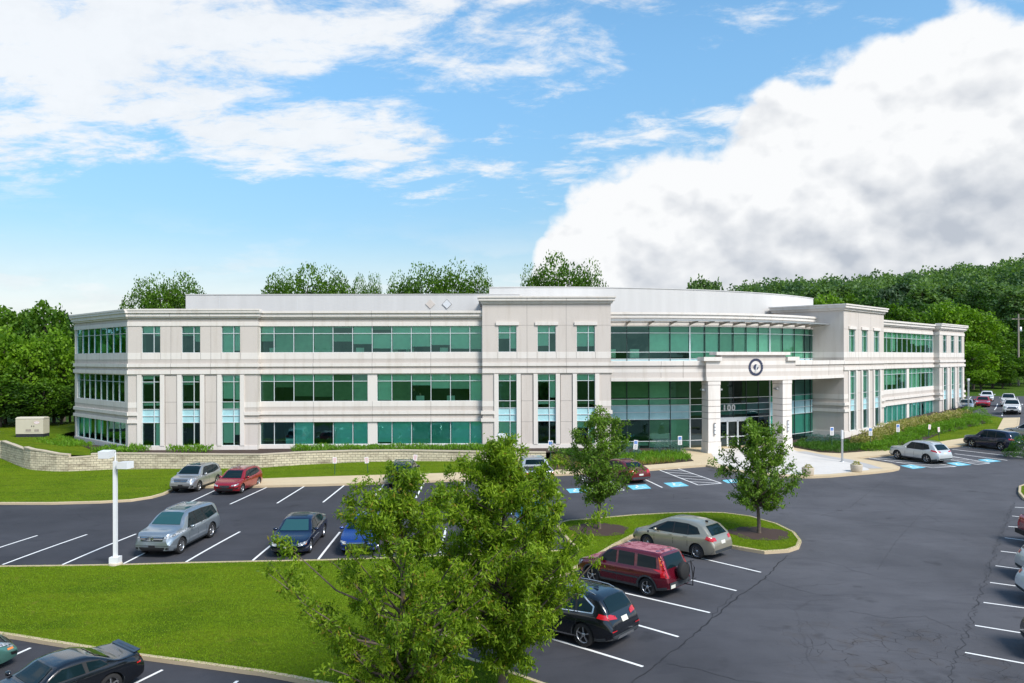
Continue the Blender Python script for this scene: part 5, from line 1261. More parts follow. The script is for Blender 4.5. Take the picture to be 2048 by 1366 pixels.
# lamp posts
def lamp_post(foot, H, label, arms):
    r = empty('lamp_post', foot); tag(r, label, 'lamp post', 'white twin headed lamp posts of the car park')
    m = MB(); m.lathe([(.30, -.1), (.30, .12), (.27, .16), (.001, .16)], (0, 0, 0), 16); m.build('footing', M['planter_concrete'], r)
    m = MB(); m.box((-.20, -.20, .14), (.20, .20, .42)); m.box((-.075, -.075, .42), (.075, .075, H)); m.tube([(0, 0, H), (0, 0, H+.42)], .04, 6); m.build('pole', M['white_metal'], r)
    for (dx, dy, dz, yaw, tilt, k) in arms:
        m = MB(); q = Matrix.Rotation(yaw, 4, 'Z')@Matrix.Rotation(tilt, 4, 'Y')
        m.hexa([q@Vector(v)+Vector((dx, dy, H+dz)) for v in [(.10,-.24,-.10),(.62,-.24,-.10),(.62,.24,-.10),(.10,.24,-.10),(.10,-.24,.18),(.62,-.24,.21),(.62,.24,.21),(.10,.24,.18)]])
        m.tube([q@Vector((0, 0, .05))+Vector((0, 0, H+dz)), q@Vector((.15, 0, .05))+Vector((dx, dy, H+dz))], .04, 6)
        h = m.build('lamp_head', M['white_metal'], r)
    return r
g = G(231, 1134)
g.z += .05
ztop = AT(233, 922, g.y).z-g.z
lamp_post(g, ztop, 'white square lamp post on the grass edge at the left, beside the silver SUV', [(.12,0,-.22,rad(-10),0,1),(0,-.45,.40,rad(-88),rad(6),2)])
g2 = G(1006, 1103); z2 = AT(1007, 886, g2.y).z-g2.z
lamp_post(g2, z2, 'white square lamp post rising behind the right foreground tree', [(0,0,-.30,rad(185),0,1),(0,-.45,.34,rad(-90),rad(6),2)])
# entrance post
g = G(1684.5, 923.5, .14); r = empty('bollard_post', g); tag(r, 'slim galvanised post with a white sleeve standing on the entrance plaza', 'post')
h = AT(1684, 860, g.y).z-g.z; m = MB(); m.lathe([(.20, 0), (.20, .04), (.10, .06)], n=14); m.tube([(0,0,.05), (0,0,h*.72)], .085, 12); m.build('pole', M['galvanised'], r); m = MB(); m.tube([(0,0,h*.72), (0,0,h)], .10, 12); m.build('sleeve', M['white_metal'], r)
g = G(1937, 822, .1); r = empty('bollard_post', g); tag(r, 'tall thin grey green post beside the far right corner of the building', 'post'); h = AT(1936, 761, g.y).z-g.z; m = MB(); m.tube([(0,0,0), (0,0,h)], .10, 8); m.build('pole', M['galvanised'], r); m = MB(); m.box((-.12,-.12,h), (.12,.12,h+.25)); m.build('post_cap', M['white_metal'], r)
# signs
def sign(px, py_foot, py_top, kind, label, lean=0.0, face=0.0, w=.30, h=.46, base=None):
    g = base or G(px, py_foot, .12); top = AT(px, py_top, g.y).z-g.z
    n = 'parking_sign'; r = empty(n, g, face); r.rotation_euler = (0, lean, face)
    tag(r, label, 'sign', 'accessible bay signs' if kind == 'hc' else 'small white parking notices')
    m = MB(); m.tube([(0, .03, 0), (0, .03, top-.05)], .028, 6); m.build('post', M['green_post'], r)
    H = .75 if kind == 'hc' else h
    m = MB(); m.box((-w/2, -.012, top-H), (w/2, .0, top)); pl = m.build('sign_plate', M['sign_white'], r)
    if kind == 'hc':
        m = MB(); m.box((-w*.36, -.018, top-.32), (w*.36, -.0121, top-.08)); m.build('symbol_panel', M['sign_blue'], pl)
        m = MB(); zc = top-.20
        m.tube([(.0+.055*math.cos(a), -.021, zc-.03+.055*math.sin(a)) for a in linsp(rad(130), rad(400), 10)], .009, 4); m.tube([(-.01, -.021, zc+.07), (-.005, -.021, zc), (.045, -.021, zc), (.065, -.021, zc-.05)], .010, 4); m.tube([(-.01,-.021,zc+.085),(-.01,-.021,zc+.10)], .013, 5)
        m.build('symbol', M['sign_white'], pl)
        m = MB()
        for z in (top-.42, top-.50, top-.58, top-.66): m.box((-w*.3, -.016, z-.012), (w*.3, -.0121, z+.012))
        m.build('lettering', M['green_post'], pl)
    else:
        m = MB()
        for z, ww in ((top-.09, .34), (top-.16, .36), (top-.23, .30), (top-.30, .34), (top-.38, .22)): m.box((-w*ww, -.016, z-.018), (w*ww, -.0121, z+.018))
        m.build('lettering', M['sign_red'], pl)
sign(669.5, 949, 914.5, 'p', 'small white notice, leftmost of three on the lawn below the retaining wall')
sign(736, 946.5, 914, 'p', 'small white notice with a slightly leaning post, middle of three on the lawn', lean=-.10)
sign(826, 943.5, 909, 'p', 'small white notice tilted to the right behind the black SUV', lean=.16)
sign(1031, 941, 903, 'p', 'small white notice behind the silver pickup truck', lean=-.05)
sign(1101.5, 937, 881, 'hc', 'accessible parking sign left of the green bushes by the wall end', w=.36)
sign(1268, 924, 880, 'hc', 'leaning accessible parking sign in front of the blue spruce beside the left island tree', lean=.10, w=.34)
sign(1360, 915, 872, 'hc', 'accessible parking sign at the corner of the bed nearest the entrance', w=.34)
sign(1664, 902, 854, 'hc', 'accessible parking sign in the bed right of the entrance, just left of the grey post', w=.32)
sign(1741, 896, 855, 'hc', 'accessible parking sign before the right tower windows, left of the flowering shrubs', w=.32)
sign(1796, 885, 848, 'hc', 'accessible parking sign behind the pearl white SUV in the flowering shrubs', w=.32)
sign(1857, 876, 849, 'p', 'white notice tilted to the right on the lawn right of the flowering bank', lean=.12, face=.3)
sign(1879, 880, 854, 'p', 'white notice tilted to the left on the lawn above the pearl SUV', lean=-.10, face=.4, w=.26)
# planters
for (x, y), lb in (((1616, 950), 'round concrete planter with small flowers on the plaza edge, left one'), ((1713, 943.5), 'round concrete planter with small flowers on the plaza edge, right one')):
    g = G(x, y, .14); r = empty('planter', g); tag(r, lb, 'planter', 'round planters on the plaza edge')
    m = MB(); m.lathe([(.001, 0), (.36, 0), (.40, .08), (.44, .50), (.42, .56), (.36, .56), (.34, .46), (.001, .44)], n=22); m.build('pot', M['planter_concrete'], r)
    r['_plant'] = 1
PL = [o for o in SC.objects if o.get('_plant')]
for o in PL: del o['_plant']
# generator
g = Vector((AT(59, 894, 74).x, 74.5, 2.05)); 
r = empty('generator', g, rad(4)); r.scale = (.82, .82, .9); tag(r, 'tan standby generator cabinet on a black base beside the left woods', 'generator')
m = MB(); m.box((-1.5, -.65, -.9), (1.5, .65, .38)); m.build('base', M['generator_base'], r)
m = MB(); m.hexa([(-1.5,-.7,.38),(1.5,-.7,.38),(1.5,.7,.38),(-1.5,.7,.38),(-1.5,-.7,1.95),(1.5,-.7,1.95),(1.5,.7,1.95),(-1.5,.7,1.95)]); m.hexa([(-1.54,-.74,1.95),(1.54,-.74,1.95),(1.54,.74,1.95),(-1.54,.74,1.95),(-1.5,-.4,2.1),(1.5,-.4,2.1),(1.5,.4,2.1),(-1.5,.4,2.1)]); body = m.build('housing', M['generator_tan'], r)
for x0, x1 in ((-.55, .35), (.40, 1.2)):
    m = MB(); m.box((x0, -.722, .55), (x1, -.702, 1.8)); d = m.build('door', M['generator_tan'], r)
    m = MB(); m.box((x0+.15, -.732, .62), (x1-.15, -.7221, .86)); m.build('vent', M['cladding'] if False else M['timber'], d)
    m = MB(); m.box((x1-.12 if x0 < 0 else x0+.06, -.745, 1.12), (x1-.04 if x0 < 0 else x0+.14, -.7221, 1.24)); m.build('handle', M['black_plastic'], d)
m = MB(); m.tube([(.80+.30*math.cos(a), -.728, 1.55+.13*math.sin(a)) for a in linsp(0, 2*PI, 24)], .014, 4); lg = m.build('logo', M['sign_red'], r)
m = MB(); m.face([(.80+.30*math.cos(a), -.7245, 1.55+.13*math.sin(a)) for a in linsp(0, 2*PI, 24)[:-1]]); m.build('logo_plate', M['sign_white'], lg)
m = MB(); m.tube([(.62,-.728,1.50),(.66,-.728,1.60),(.70,-.728,1.53),(.75,-.728,1.58),(.80,-.728,1.52),(.86,-.728,1.57),(.92,-.728,1.52),(.98,-.728,1.58)], .012, 4); m.build('logo_script', M['sign_red'], lg)
# utility pole with wires
g = AT(2037, 730, 147); g.z = tz(g.x, g.y); r = empty('utility_pole', g); tag(r, 'wooden utility pole with wires in front of the hillside trees at the right edge', 'utility pole')
hp = AT(2037, 628, 147).z-g.z; m = MB(); m.tube([(0,0,0), (0,0,hp)], [.20, .13], 8); m.build('pole', M['timber'], r)
m = MB(); m.box((-1.2,-.06,hp-1.0), (1.2,.06,hp-.85)); m.build('crossarm', M['timber'], r)
m = MB(); m.lathe([(.25, 0), (.25, .8), (.001, .85)], (.35, 0, hp-3.2), 10); m.build('transformer', M['galvanised'], r)
for k in range(3):
    m = MB(); a = Vector((-1.0+k*.9, 0, hp-.8+.1*k)); b = Vector((-60, 20, hp-3.5+.4*k)); P = [a.lerp(b, t_)+Vector((0, 0, -6*t_*(1-t_))) for t_ in linsp(0, 1, 16)]; m.tube(P, .028, 4); m.build('cable', M['black_plastic'], r)
    m = MB(); b = Vector((50, -14, hp-1+.4*k)); P = [a.lerp(b, t_)+Vector((0, 0, -5*t_*(1-t_))) for t_ in linsp(0, 1, 12)]; m.tube(P, .028, 4); m.build('cable', M['black_plastic'], r)
# ------------------------------------------------------------------ vegetation
def leaf_cards(name, mat, pos, L, W, tint, parent=None, droop=0.0, up=.35, rng=None, outward=None, vertical=False):
    rng = rng or np.random.default_rng(1)
    n = len(pos); u = rng.normal(size=(n, 3)); u[:, 2] -= droop
    if outward is not None: u += outward*1.1
    if vertical: u[:, 2] = np.abs(u[:, 2])+1.5
    u /= np.linalg.norm(u, axis=1)[:, None]
    nn = rng.normal(size=(n, 3)); nn[:, 2] += up*3
    v = np.cross(nn, u); v /= np.linalg.norm(v, axis=1)[:, None]+1e-9
    L = np.broadcast_to(L, n)*rng.uniform(.7, 1.25, n); W = np.broadcast_to(W, n)*rng.uniform(.75, 1.2, n)
    V = np.empty((n, 4, 3)); a = u*(L/2)[:, None]; b = v*(W/2)[:, None]
    V[:, 0] = pos-a; V[:, 1] = pos+b-a*.1; V[:, 2] = pos+a; V[:, 3] = pos-b-a*.1
    me = bpy.data.meshes.new(name); me.vertices.add(4*n); me.loops.add(4*n); me.polygons.add(n)
    me.vertices.foreach_set('co', V.reshape(-1).astype(np.float32)); me.loops.foreach_set('vertex_index', np.arange(4*n, dtype=np.int32))
    me.polygons.foreach_set('loop_start', np.arange(0, 4*n, 4, dtype=np.int32)); me.polygons.foreach_set('loop_total', np.full(n, 4, dtype=np.int32))
    me.update(); me.materials.append(M[mat])
    at = me.attributes.new('tint', 'FLOAT', 'FACE'); at.data.foreach_set('value', np.clip(tint, 0, 1).astype(np.float32))
    o = bpy.data.objects.new(name, me); COL.objects.link(o)
    if parent: o.parent = parent
    return o
def gz(x, y): return tz(x, y)-.09+hill(x, y)

def broadleaf(name, loc, H, crown, mat, label, seed, tips=110, per=330, L=.13, W=.05, tr=.11, cat='tree', group=None, first=.28, droop=.8, spread=.30, gold=.04, shape=1.0, low=.0):
    """tree with every limb modelled; crown = (centre height, radius x, radius y, radius z)"""
    g = np.random.default_rng(seed); rn = random.Random(seed)
    root = empty(name, loc); tag(root, label, cat, group)
    ch, rx, ry, rz = crown
    tb = MB(); tp = []; x = y = 0
    for k in range(9):
        t_ = k/8; tp.append((x, y, H*.93*t_-.15)); x += rn.uniform(-.06, .06)*H/7; y += rn.uniform(-.06, .06)*H/7
    tb.tube(tp, [tr*(1.25 if k == 0 else 1)*(1-.88*k/8) for k in range(9)], 9)
    TP = [Vector(p) for p in tp]
    def trunk_at(h):
        f = max(0, min(7.999, (h+.15)/(H*.93)*8)); i = int(f); return TP[i].lerp(TP[i+1], f-i), tr*(1-.88*f/8)
    pos = []; tin = []; outw = []
    for k in range(tips):
        a = k*2.399963+rn.uniform(-.3, .3); q = (k+.5)/tips
        zz = -1+2*q; rad_ = math.sqrt(max(0, 1-zz*zz))**shape
        if low and zz < 0: rad_ = max(rad_, 1-low*(-zz))
        rr = rn.uniform(.50, 1.10) if rn.random() < .75 else rn.uniform(.15, .5)
        lump = 1+.20*math.sin(3*a+seed)*math.cos(4*zz+seed)
        tip = Vector((rx*rad_*rr*lump*math.cos(a), ry*rad_*rr*lump*math.sin(a), ch+rz*zz*(.75+.3*rn.random())))
        h0 = max(H*first, tip.z-math.hypot(tip.x, tip.y)*rn.uniform(.6, 1.0)); h0 = min(h0, H*.86)
        b, br = trunk_at(h0); tip.x += b.x*.5; tip.y += b.y*.5
        mid = b.lerp(tip, .5)+Vector((rn.uniform(-.1, .1), rn.uniform(-.1, .1), -.10*(tip-b).length+.05)); r0 = min(br*.55, .012+.018*(tip-b).length)
        P = [b, b.lerp(mid, .6), mid, mid.lerp(tip, .55)+Vector((0, 0, .03)), tip]
        tb.tube(P, [r0, r0*.8, r0*.6, r0*.4, .006], 5, cap=False)
        hue = rn.uniform(-.16, .16); ln = (tip-b).length
        subs = []
        for j in range(7):
            t_ = rn.uniform(.35, 1.0) if ln > .8 else rn.uniform(.1, 1); c = P[2].lerp(P[4], (t_-.35)/.65) if t_ > .35 else b.lerp(P[2], t_/.35)
            e = c+Vector((rn.gauss(0, 1), rn.gauss(0, 1), rn.gauss(.25, .7))).normalized()*spread*rn.uniform(.6, 1.5)
            tb.tube([c, e], [.007, .003], 3, cap=False); subs.append((c, e))
        m = int(per/7)
        for c, e in subs:
            tt = g.uniform(.15, 1.05, (m, 1)); pp = np.array(c)*(1-tt)+np.array(e)*tt+g.normal(size=(m, 3))*spread*.28
            pos.append(pp); base = .42+hue+g.normal(size=m)*.16
            w_ = g.random(m) < gold; base[w_] = .97; base[~w_] = np.minimum(base[~w_], .76); tin.append(base)
            outw.append(np.repeat(np.array([(e-c).normalized()]), m, 0)*.6)
    tb.build('trunk', M['bark'], root, recalc=False)
    pos = np.concatenate(pos); leaf_cards('crown', mat, pos, L, W, np.concatenate(tin), root, droop, .25, g, np.concatenate(outw))
    return root
gA = Vector((-2.78, 20, 0)); gA.z = tz(gA.x, gA.y)+.1
broadleaf('street_tree', gA, 6.9, (3.9, 2.95, 2.6, 2.95), 'leaf_front', 'large foreground tree on the lawn with drooping leaves, the left one of the two', 11, tips=104, per=420, L=.14, W=.046, tr=.12, first=.2, spread=.30, gold=.05)
gB = Vector((-.30, 22.2, 0)); gB.z = tz(gB.x, gB.y)+.1
broadleaf('street_tree', gB, 7.4, (3.85, 2.8, 2.5, 3.2), 'leaf_front', 'taller foreground tree with dense drooping leaves, the right one of the two', 23, tips=135, per=540, L=.145, W=.046, tr=.13, first=.2, spread=.31, gold=.02, shape=1.15)
g1 = G(1198, 1058, .13); sc1 = 1593/g1.y
h1_ = AT(1198, 815, g1.y).z-g1.z
broadleaf('island_tree', g1, h1_, (h1_*.60, 2.0, 1.9, h1_*.40), 'leaf_young', 'young tree with a bare lower trunk at the left end of the grass island', 5, tips=78, per=170, L=.15, W=.075, tr=.10, first=.22, spread=.30, gold=.03, shape=.9)
g2_ = G(1518, 1066, .13); h2_ = AT(1518, 836, g2_.y).z-g2_.z
broadleaf('island_tree', g2_, h2_, (h2_*.60, 2.3, 2.1, h2_*.40), 'leaf_young', 'young spreading tree at the rounded right end of the grass island', 9, tips=84, per=180, L=.15, W=.075, tr=.10, first=.24, spread=.30, gold=.02, shape=.8, low=.5)

# ---- woodland trees: a few grown once, then copied
def wood_proto(name, mat, seed, n=4200, L=.55, W=.36, lobes=26, bark='bark_far', shell=.16, squat=1.0):
    g = np.random.default_rng(seed); rn = random.Random(seed); root = empty(name, (0, 0, 0))
    tb = MB(); tb.tube([(0, 0, -.5), (.1, 0, 4), (-.1, .1, 8)], [.28, .2, .1], 7)
    P = []; T = []; O = []
    for k in range(lobes):
        a = k*2.4+rn.uniform(-.4, .4); zz = -1+2*(k+.5)/lobes; r = math.sqrt(1-zz*zz)
        c = np.array([3.1*r*math.cos(a)*rn.uniform(.65, 1.1), 3.1*r*math.sin(a)*rn.uniform(.65, 1.1), 8.0+squat*3.9*zz*rn.uniform(.85, 1.1)]); R_ = rn.uniform(.95, 1.75)
        tb.tube([(0, 0, max(2.5, c[2]-3.2)), tuple(c*np.array([.5, .5, 1])-np.array([0, 0, .9])), tuple(c)], [.10, .07, .03], 4, cap=False)
        m = n//lobes; d = g.normal(size=(m, 3)); d[:, 2] = np.abs(d[:, 2])*.9-.35; d /= np.linalg.norm(d, axis=1)[:, None]
        P.append(c+d*R_*(1+g.normal(size=(m, 1))*shell)); T.append(.40+rn.uniform(-.25, .25)+g.normal(size=m)*.13); O.append(d*.5)
    tb.build('trunk', M[bark], root, recalc=False)
    leaf_cards('crown', mat, np.concatenate(P), L, W, np.concatenate(T), root, 0, .35, g, np.concatenate(O))
    return root
PROTO = {k: wood_proto('woodland_tree', m, s, **kw) for k, m, s, kw in [
    ('g1', 'leaf_wood', 1, {}), ('g2', 'leaf_wood', 2, dict(lobes=20)), ('b1', 'leaf_wood_bright', 3, {}), ('b2', 'leaf_wood_bright', 4, dict(lobes=32, squat=.9)),
    ('d1', 'leaf_wood_dark', 6, {}), ('d2', 'leaf_wood_dark', 8, dict(lobes=20)), ('o1', 'leaf_wood', 12, dict(n=7000, L=.30, W=.21, lobes=34, shell=.15)), ('o2', 'leaf_wood', 14, dict(n=7000, L=.30, W=.21, lobes=26, shell=.15)), ('f1', 'leaf_far_hazy', 15, dict(n=2600, L=.8, W=.55)), ('f2', 'leaf_far_pale_hazy', 16, dict(n=2600, L=.8, W=.55))]}
used = set()
def wtree(kind, px, ytop, Y, label, wpx=None, group='woodland trees around the office', H=None, rnd=[0], cat='tree'):
    p = AT(px, ytop, Y); z0 = gz(p.x, Y); H = p.z-z0; src = PROTO[kind]
    o = src if kind not in used else copy_tree(src)
    used.add(kind); rnd[0] += 1
    s = H/12.2; w_ = (wpx*Y/1593/8.2) if wpx else s
    o.location = (p.x, Y, z0); o.scale = (w_, w_, s); o.rotation_euler = (0, 0, rnd[0]*1.7)
    tag(o, label, cat, group); return o
nth = ['first', 'second', 'third', 'fourth', 'fifth', 'sixth', 'seventh', 'eighth', 'ninth', 'tenth', 'eleventh', 'twelfth', 'thirteenth', 'fourteenth', 'fifteenth', 'sixteenth', 'seventeenth', 'eighteenth', 'nineteenth', 'twentieth', 'twenty first', 'twenty second']
for i, (k, x, yt, Y, w) in enumerate([('d1',-60,638,106,150),('g1',-5,630,104,150),('g2',42,622,101,120),('g1',92,620,98,110),('d2',128,640,103,90)]):
    wtree(k, x, yt, Y, f'tall tree against the sky at the left, {nth[i]} from the edge', w, 'back row of the left woods')
for i, (k, x, yt, Y, w) in enumerate([('b1',-50,690,90,140),('b2',10,668,89,110),('b1',62,682,88,100),('b2',108,672,90,105),('g1',140,720,92,80)]):
    wtree(k, x, yt, Y, f'bright green tree in the middle of the left woods, {nth[i]} from the edge', w, 'middle row of the left woods')
for i, (k, x, yt, Y, w) in enumerate([('d2',-60,770,86,130),('g2',0,752,85,110),('d1',45,775,85.5,90),('g1',86,765,86,100),('d1',122,775,89,90),('g2',150,765,93,80)]):
    wtree(k, x, yt, Y, f'low leafy tree at the foot of the left woods, {nth[i]} from the edge', w, 'front row of the left woods')
for i, (k, x, yt, Y, w) in enumerate([('o2',285,580,114,64),('o1',325,570,113,74),('o2',372,568,116,72),('o1',560,560,116,66),('o2',610,553,114,84),('o1',668,556,117,72),('o2',722,573,118,40),('o2',748,572,120,36),('o1',800,566,118,64),('o2',850,552,116,84),('o1',905,546,118,84),('o2',955,556,119,60),('o1',1068,552,120,60),('o2',1118,532,119,92),('o1',1172,544,121,72)]):
    wtree(k, x, yt, Y, f'tree top showing over the roof against the sky, {nth[i]} from the left', w*1.4, 'trees behind the building roof')
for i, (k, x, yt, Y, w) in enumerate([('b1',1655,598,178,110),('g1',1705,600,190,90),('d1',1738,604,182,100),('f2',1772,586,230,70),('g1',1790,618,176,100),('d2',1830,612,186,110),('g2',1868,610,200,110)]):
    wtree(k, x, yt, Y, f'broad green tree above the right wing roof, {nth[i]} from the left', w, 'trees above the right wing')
for i, (k, x, yt, Y, w) in enumerate([('b2',1893,612,150,92),('b1',1928,618,152,90),('b2',1965,632,150,84),('g1',1998,655,155,80),('d1',2036,640,165,90),('b1',1946,688,141,92),('g2',1985,700,143,88),('b2',1962,742,137,64),('g1',2020,700,150,76),('d2',2060,690,152,90),('g2',2005,745,142,56),('g1',2050,715,146,60)]):
    wtree(k, x, yt, Y, f'leafy tree of the clump beyond the upper right lot, {nth[i]} from the building', w, 'trees beyond the upper right lot')
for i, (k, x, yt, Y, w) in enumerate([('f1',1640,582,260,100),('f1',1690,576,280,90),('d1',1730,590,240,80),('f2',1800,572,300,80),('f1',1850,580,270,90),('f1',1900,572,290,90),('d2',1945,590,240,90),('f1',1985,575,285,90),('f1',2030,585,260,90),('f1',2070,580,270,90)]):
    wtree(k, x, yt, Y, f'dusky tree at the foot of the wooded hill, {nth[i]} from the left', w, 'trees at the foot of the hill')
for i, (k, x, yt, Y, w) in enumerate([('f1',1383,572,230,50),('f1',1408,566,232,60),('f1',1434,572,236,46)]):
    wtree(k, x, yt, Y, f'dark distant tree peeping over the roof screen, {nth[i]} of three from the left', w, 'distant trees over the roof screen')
for k_, o in PROTO.items():
    if k_ not in used:
        for ch in [c for c in SC.objects if c.parent == o]: bpy.data.objects.remove(ch)
        bpy.data.objects.remove(o)
# far wooded hill: one mass
g = np.random.default_rng(77); P = []; T = []; O = []; Ls = []
pts = []
for Yr in np.arange(270, 640, 9.5):
    for Xr in np.arange(40, 470, 11.5):
        x = Xr+g.uniform(-4, 4); y = Yr+g.uniform(-4, 4)
        if 1024+x/y*F > 2130 or 1024+x/y*F < 1450: continue
        pts.append((x, y))
for x, y in pts:
    z0 = gz(x, y); H = g.uniform(9, 15); R_ = g.uniform(4.2, 6.6); m = 170; hue = g.uniform(-.36, .36)
    d = g.normal(size=(m, 3)); d[:, 2] = np.abs(d[:, 2])-.15; d /= np.linalg.norm(d, axis=1)[:, None]
    lump = 1+.22*np.sin(d[:, 0]*5+x)*np.cos(d[:, 1]*5+y)
    P.append(np.array([x, y, z0+H*.55])+d*np.array([R_, R_, H*.47])*lump[:, None]*(1+g.normal(size=(m, 1))*.08)); T.append(.42+hue+g.normal(size=m)*.12); O.append(d*.6)
tag(leaf_cards('hillside_wood', 'leaf_far_hazy', np.concatenate(P), 1.5, 1.15, np.concatenate(T), None, 0, .3, g, np.concatenate(O)), 'dark green wood covering the far hill at the right', 'wood', kind='stuff')

# woods continuing beyond the left edge
P = []; T = []; O = []
for Yr in np.arange(70, 230, 10.0):
    for Xr in np.arange(-330, -40, 10.0):
        x = Xr+g.uniform(-4, 4); y = Yr+g.uniform(-4, 4)
        if 1024+(x+6)/y*F > -60: continue
        z0 = gz(x, y); H = g.uniform(11, 17); R_ = g.uniform(4.2, 6.2); m = 260; hue = g.uniform(-.3, .3)
        d = g.normal(size=(m, 3)); d[:, 2] = np.abs(d[:, 2])-.4; d /= np.linalg.norm(d, axis=1)[:, None]
        P.append(np.array([x, y, z0+H*.5])+d*np.array([R_, R_, H*.5])*(1+.2*np.sin(d[:, :1]*5+x)*np.cos(d[:, 1:2]*5+y))*(1+g.normal(size=(m, 1))*.09)); T.append(.42+hue+g.normal(size=m)*.12); O.append(d*.6)
tag(leaf_cards('wood', 'leaf_wood', np.concatenate(P), 1.2, .85, np.concatenate(T), None, 0, .3, g, np.concatenate(O)), 'green wood continuing beyond the left edge', 'wood', kind='stuff')
# ---- shrubs
def bush(name, c, rx, ry, rz, mat, label, n=1400, L=.12, W=.06, seed=0, group=None, cat='shrub', tint=.4, up=.3, gold=0.0):
    g = np.random.default_rng(seed+100); d = g.normal(size=(n, 3)); d[:, 2] = np.abs(d[:, 2])-.05; d /= np.linalg.norm(d, axis=1)[:, None]
    lump = 1+.16*np.sin(d[:, 0]*7+seed)*np.cos(d[:, 1]*6+seed*2)+.08*np.sin(d[:, 2]*11)
    r = (1-np.abs(g.normal(size=(n, 1)))*.12)*lump[:, None]
    p = d*np.array([rx, ry, rz])*r
    tt = tint+g.normal(size=n)*.17
    if gold: w_ = (g.random(n) < gold)&(d[:, 2] > .2); tt[w_] = .97
    o = leaf_cards(name, mat, p, L, W, tt, None, 0, up, g, d*.8); o.location = c
    tag(o, label, cat, group); return o
def on(x, y, Y=None): return G(x, y, .12)
bush('shrub', on(1137, 925)+Vector((0, .8, 0)), 1.15, 1.0, 1.1, 'leaf_dark', 'rounded dark green bush at the end of the retaining wall by the tower', 2600, seed=1)
bush('shrub', on(1119, 932)+Vector((0, .3, 0)), .95, .9, .95, 'leaf_gold', 'mottled yellow green bush in front of the dark bush by the wall end', 2200, seed=2, tint=.25)
for i, (x, y, r, lb) in enumerate([(1257, 913, .95, 'round blue spruce bush left of the accessible sign by the entrance bed'), (1335, 909, 1.1, 'round blue spruce bush nearest the glass left of the entrance'), (1632, 889, .85, 'low blue spruce bush under the shaded wall right of the entrance'), (1668, 889, .80, 'low blue spruce bush at the corner of the right tower')]):
    bush('blue_spruce', on(x, y)+Vector((0, 0, .25)), r*1.15, r, r*.95, 'leaf_blue', lb, 2600, .11, .03, seed=10+i, group='blue spruce bushes', cat='shrub')
for i, (x, y, r, h) in enumerate([(1722,891,.9,.8),(1742,888,1.1,1.1),(1757,880,1.0,1.0),(1772,874,1.1,1.15),(1790,868,1.1,1.1),(1808,863,1.1,1.0),(1826,859,1.1,1.0),(1843,853,1.1,.9),(1862,850,1.1,.9),(1884,846,1.2,.9),(1903,842,1.2,.9),(1922,838,1.2,.9)]):
    bush('flowering_shrub', on(x, y), r*1.2, r, h*1.3, 'leaf_gold', f'golden flowering shrub on the right wing bank, {nth[i]} from the entrance', 1700, .13, .07, seed=30+i, group='flowering shrubs on the right bank', cat='shrub', tint=.35, gold=.28)
for i, (x, y, r, h) in enumerate([(1750,900,1.0,.65),(1770,896,1.0,.7),(1792,889,1.1,.8),(1812,881,1.1,.8),(1832,872,1.2,.8),(1856,867,1.3,.8),(1880,862,1.3,.8),(1904,857,1.3,.8),(1928,852,1.3,.8),(1950,846,1.3,.9),(1948,836,1.4,1.2)]):
    bush('mounded_shrub', on(x, y), r*1.25, r, h*1.15, 'leaf_bed', f'low green mounded shrub edging the right bank, {nth[i]} from the entrance', 1500, .22, .045, seed=60+i, group='mounded shrubs on the right bank', cat='shrub', tint=.4)
bush('shrub', on(2052, 912), 1.5, 1.2, 1.7, 'leaf_dark', 'dense green bush cut off by the right edge in front of the navy SUV', 3800, .12, .06, seed=90, tint=.35)
for i, o in enumerate(PL):
    h = .95 if i else .95; c = Vector(o.location)+Vector((0, 0, .5))
    b = bush('planter_flowers', c, .30, .30, .30, 'leaf_gold', ['small yellow green flowers in the left round planter', 'small yellow green flowers in the right round planter'][i], 260, .09, .05, seed=95+i, group='flowers in the planters', cat='flowers', gold=.3)
def cover(name, poly, dens, mat, label, L, W, hgt, seed, zf=None, vertical=True, tint=.4, gold=0.0, up=.3):
    g = np.random.default_rng(seed); xs = [p[0] for p in poly]; ys = [p[1] for p in poly]; A_ = (max(xs)-min(xs))*(max(ys)-min(ys)); n = int(A_*dens)
    X = g.uniform(min(xs), max(xs), n); Y = g.uniform(min(ys), max(ys), n); k = np.array([inside((a, b), poly) for a, b in zip(X, Y)]); X, Y = X[k], Y[k]
    Z = (TZ(X, Y)+.14 if zf is None else np.full(len(X), zf))
    lump = .55+.45*np.sin(X*1.9+seed)*np.sin(Y*2.3+X)
    Z = Z+g.uniform(.1, 1, len(X))**.6*hgt*(.55+.6*lump)
    tt = tint+.18*lump-.1+g.normal(size=len(X))*.15
    o = leaf_cards(name, mat, np.c_[X, Y, Z], L, W, tt, None, 0, up, g, vertical=vertical)
    tag(o, label, 'ground cover', kind='stuff'); return o
def wpt(s, p): q = ML(s, p); return Vector((q.x, q.y))
def band(s0, s1, p0, p1): return [wpt(s, p) for s in linsp(s0, s1, 8)]+[wpt(s, p) for s in linsp(s1, s0, 8)][0:]+[] if False else [wpt(s0, p0), wpt(s1, p0), wpt(s1, p1), wpt(s0, p1)]
cover('ground_cover', band(S1+3.4, S2+1.5, 1.2, 3.1), 170, 'leaf_bed', 'long strip of leafy green plants behind the retaining wall under the ribbon windows', .30, .06, .55, 1, zf=1.48)
cover('ground_cover', band(4.2, 7.6, 1.4, 3.3), 85, 'leaf_bed', 'clump of green plants under the three tall left windows', .34, .08, .60, 2, zf=1.48)
cover('ground_cover', band(-2.0, 2.2, 1.0, 3.4), 85, 'leaf_bed', 'bright clump of green plants at the left corner of the building', .38, .08, .55, 3, zf=1.48)
q0 = [MCL(-.5, 1.5), MCL(6, 1.5), MCL(10.5, 1.7), MCL(9.5, 4.2), MCL(5, 5.0), MCL(0, 4.4), MCL(-2, 3)]
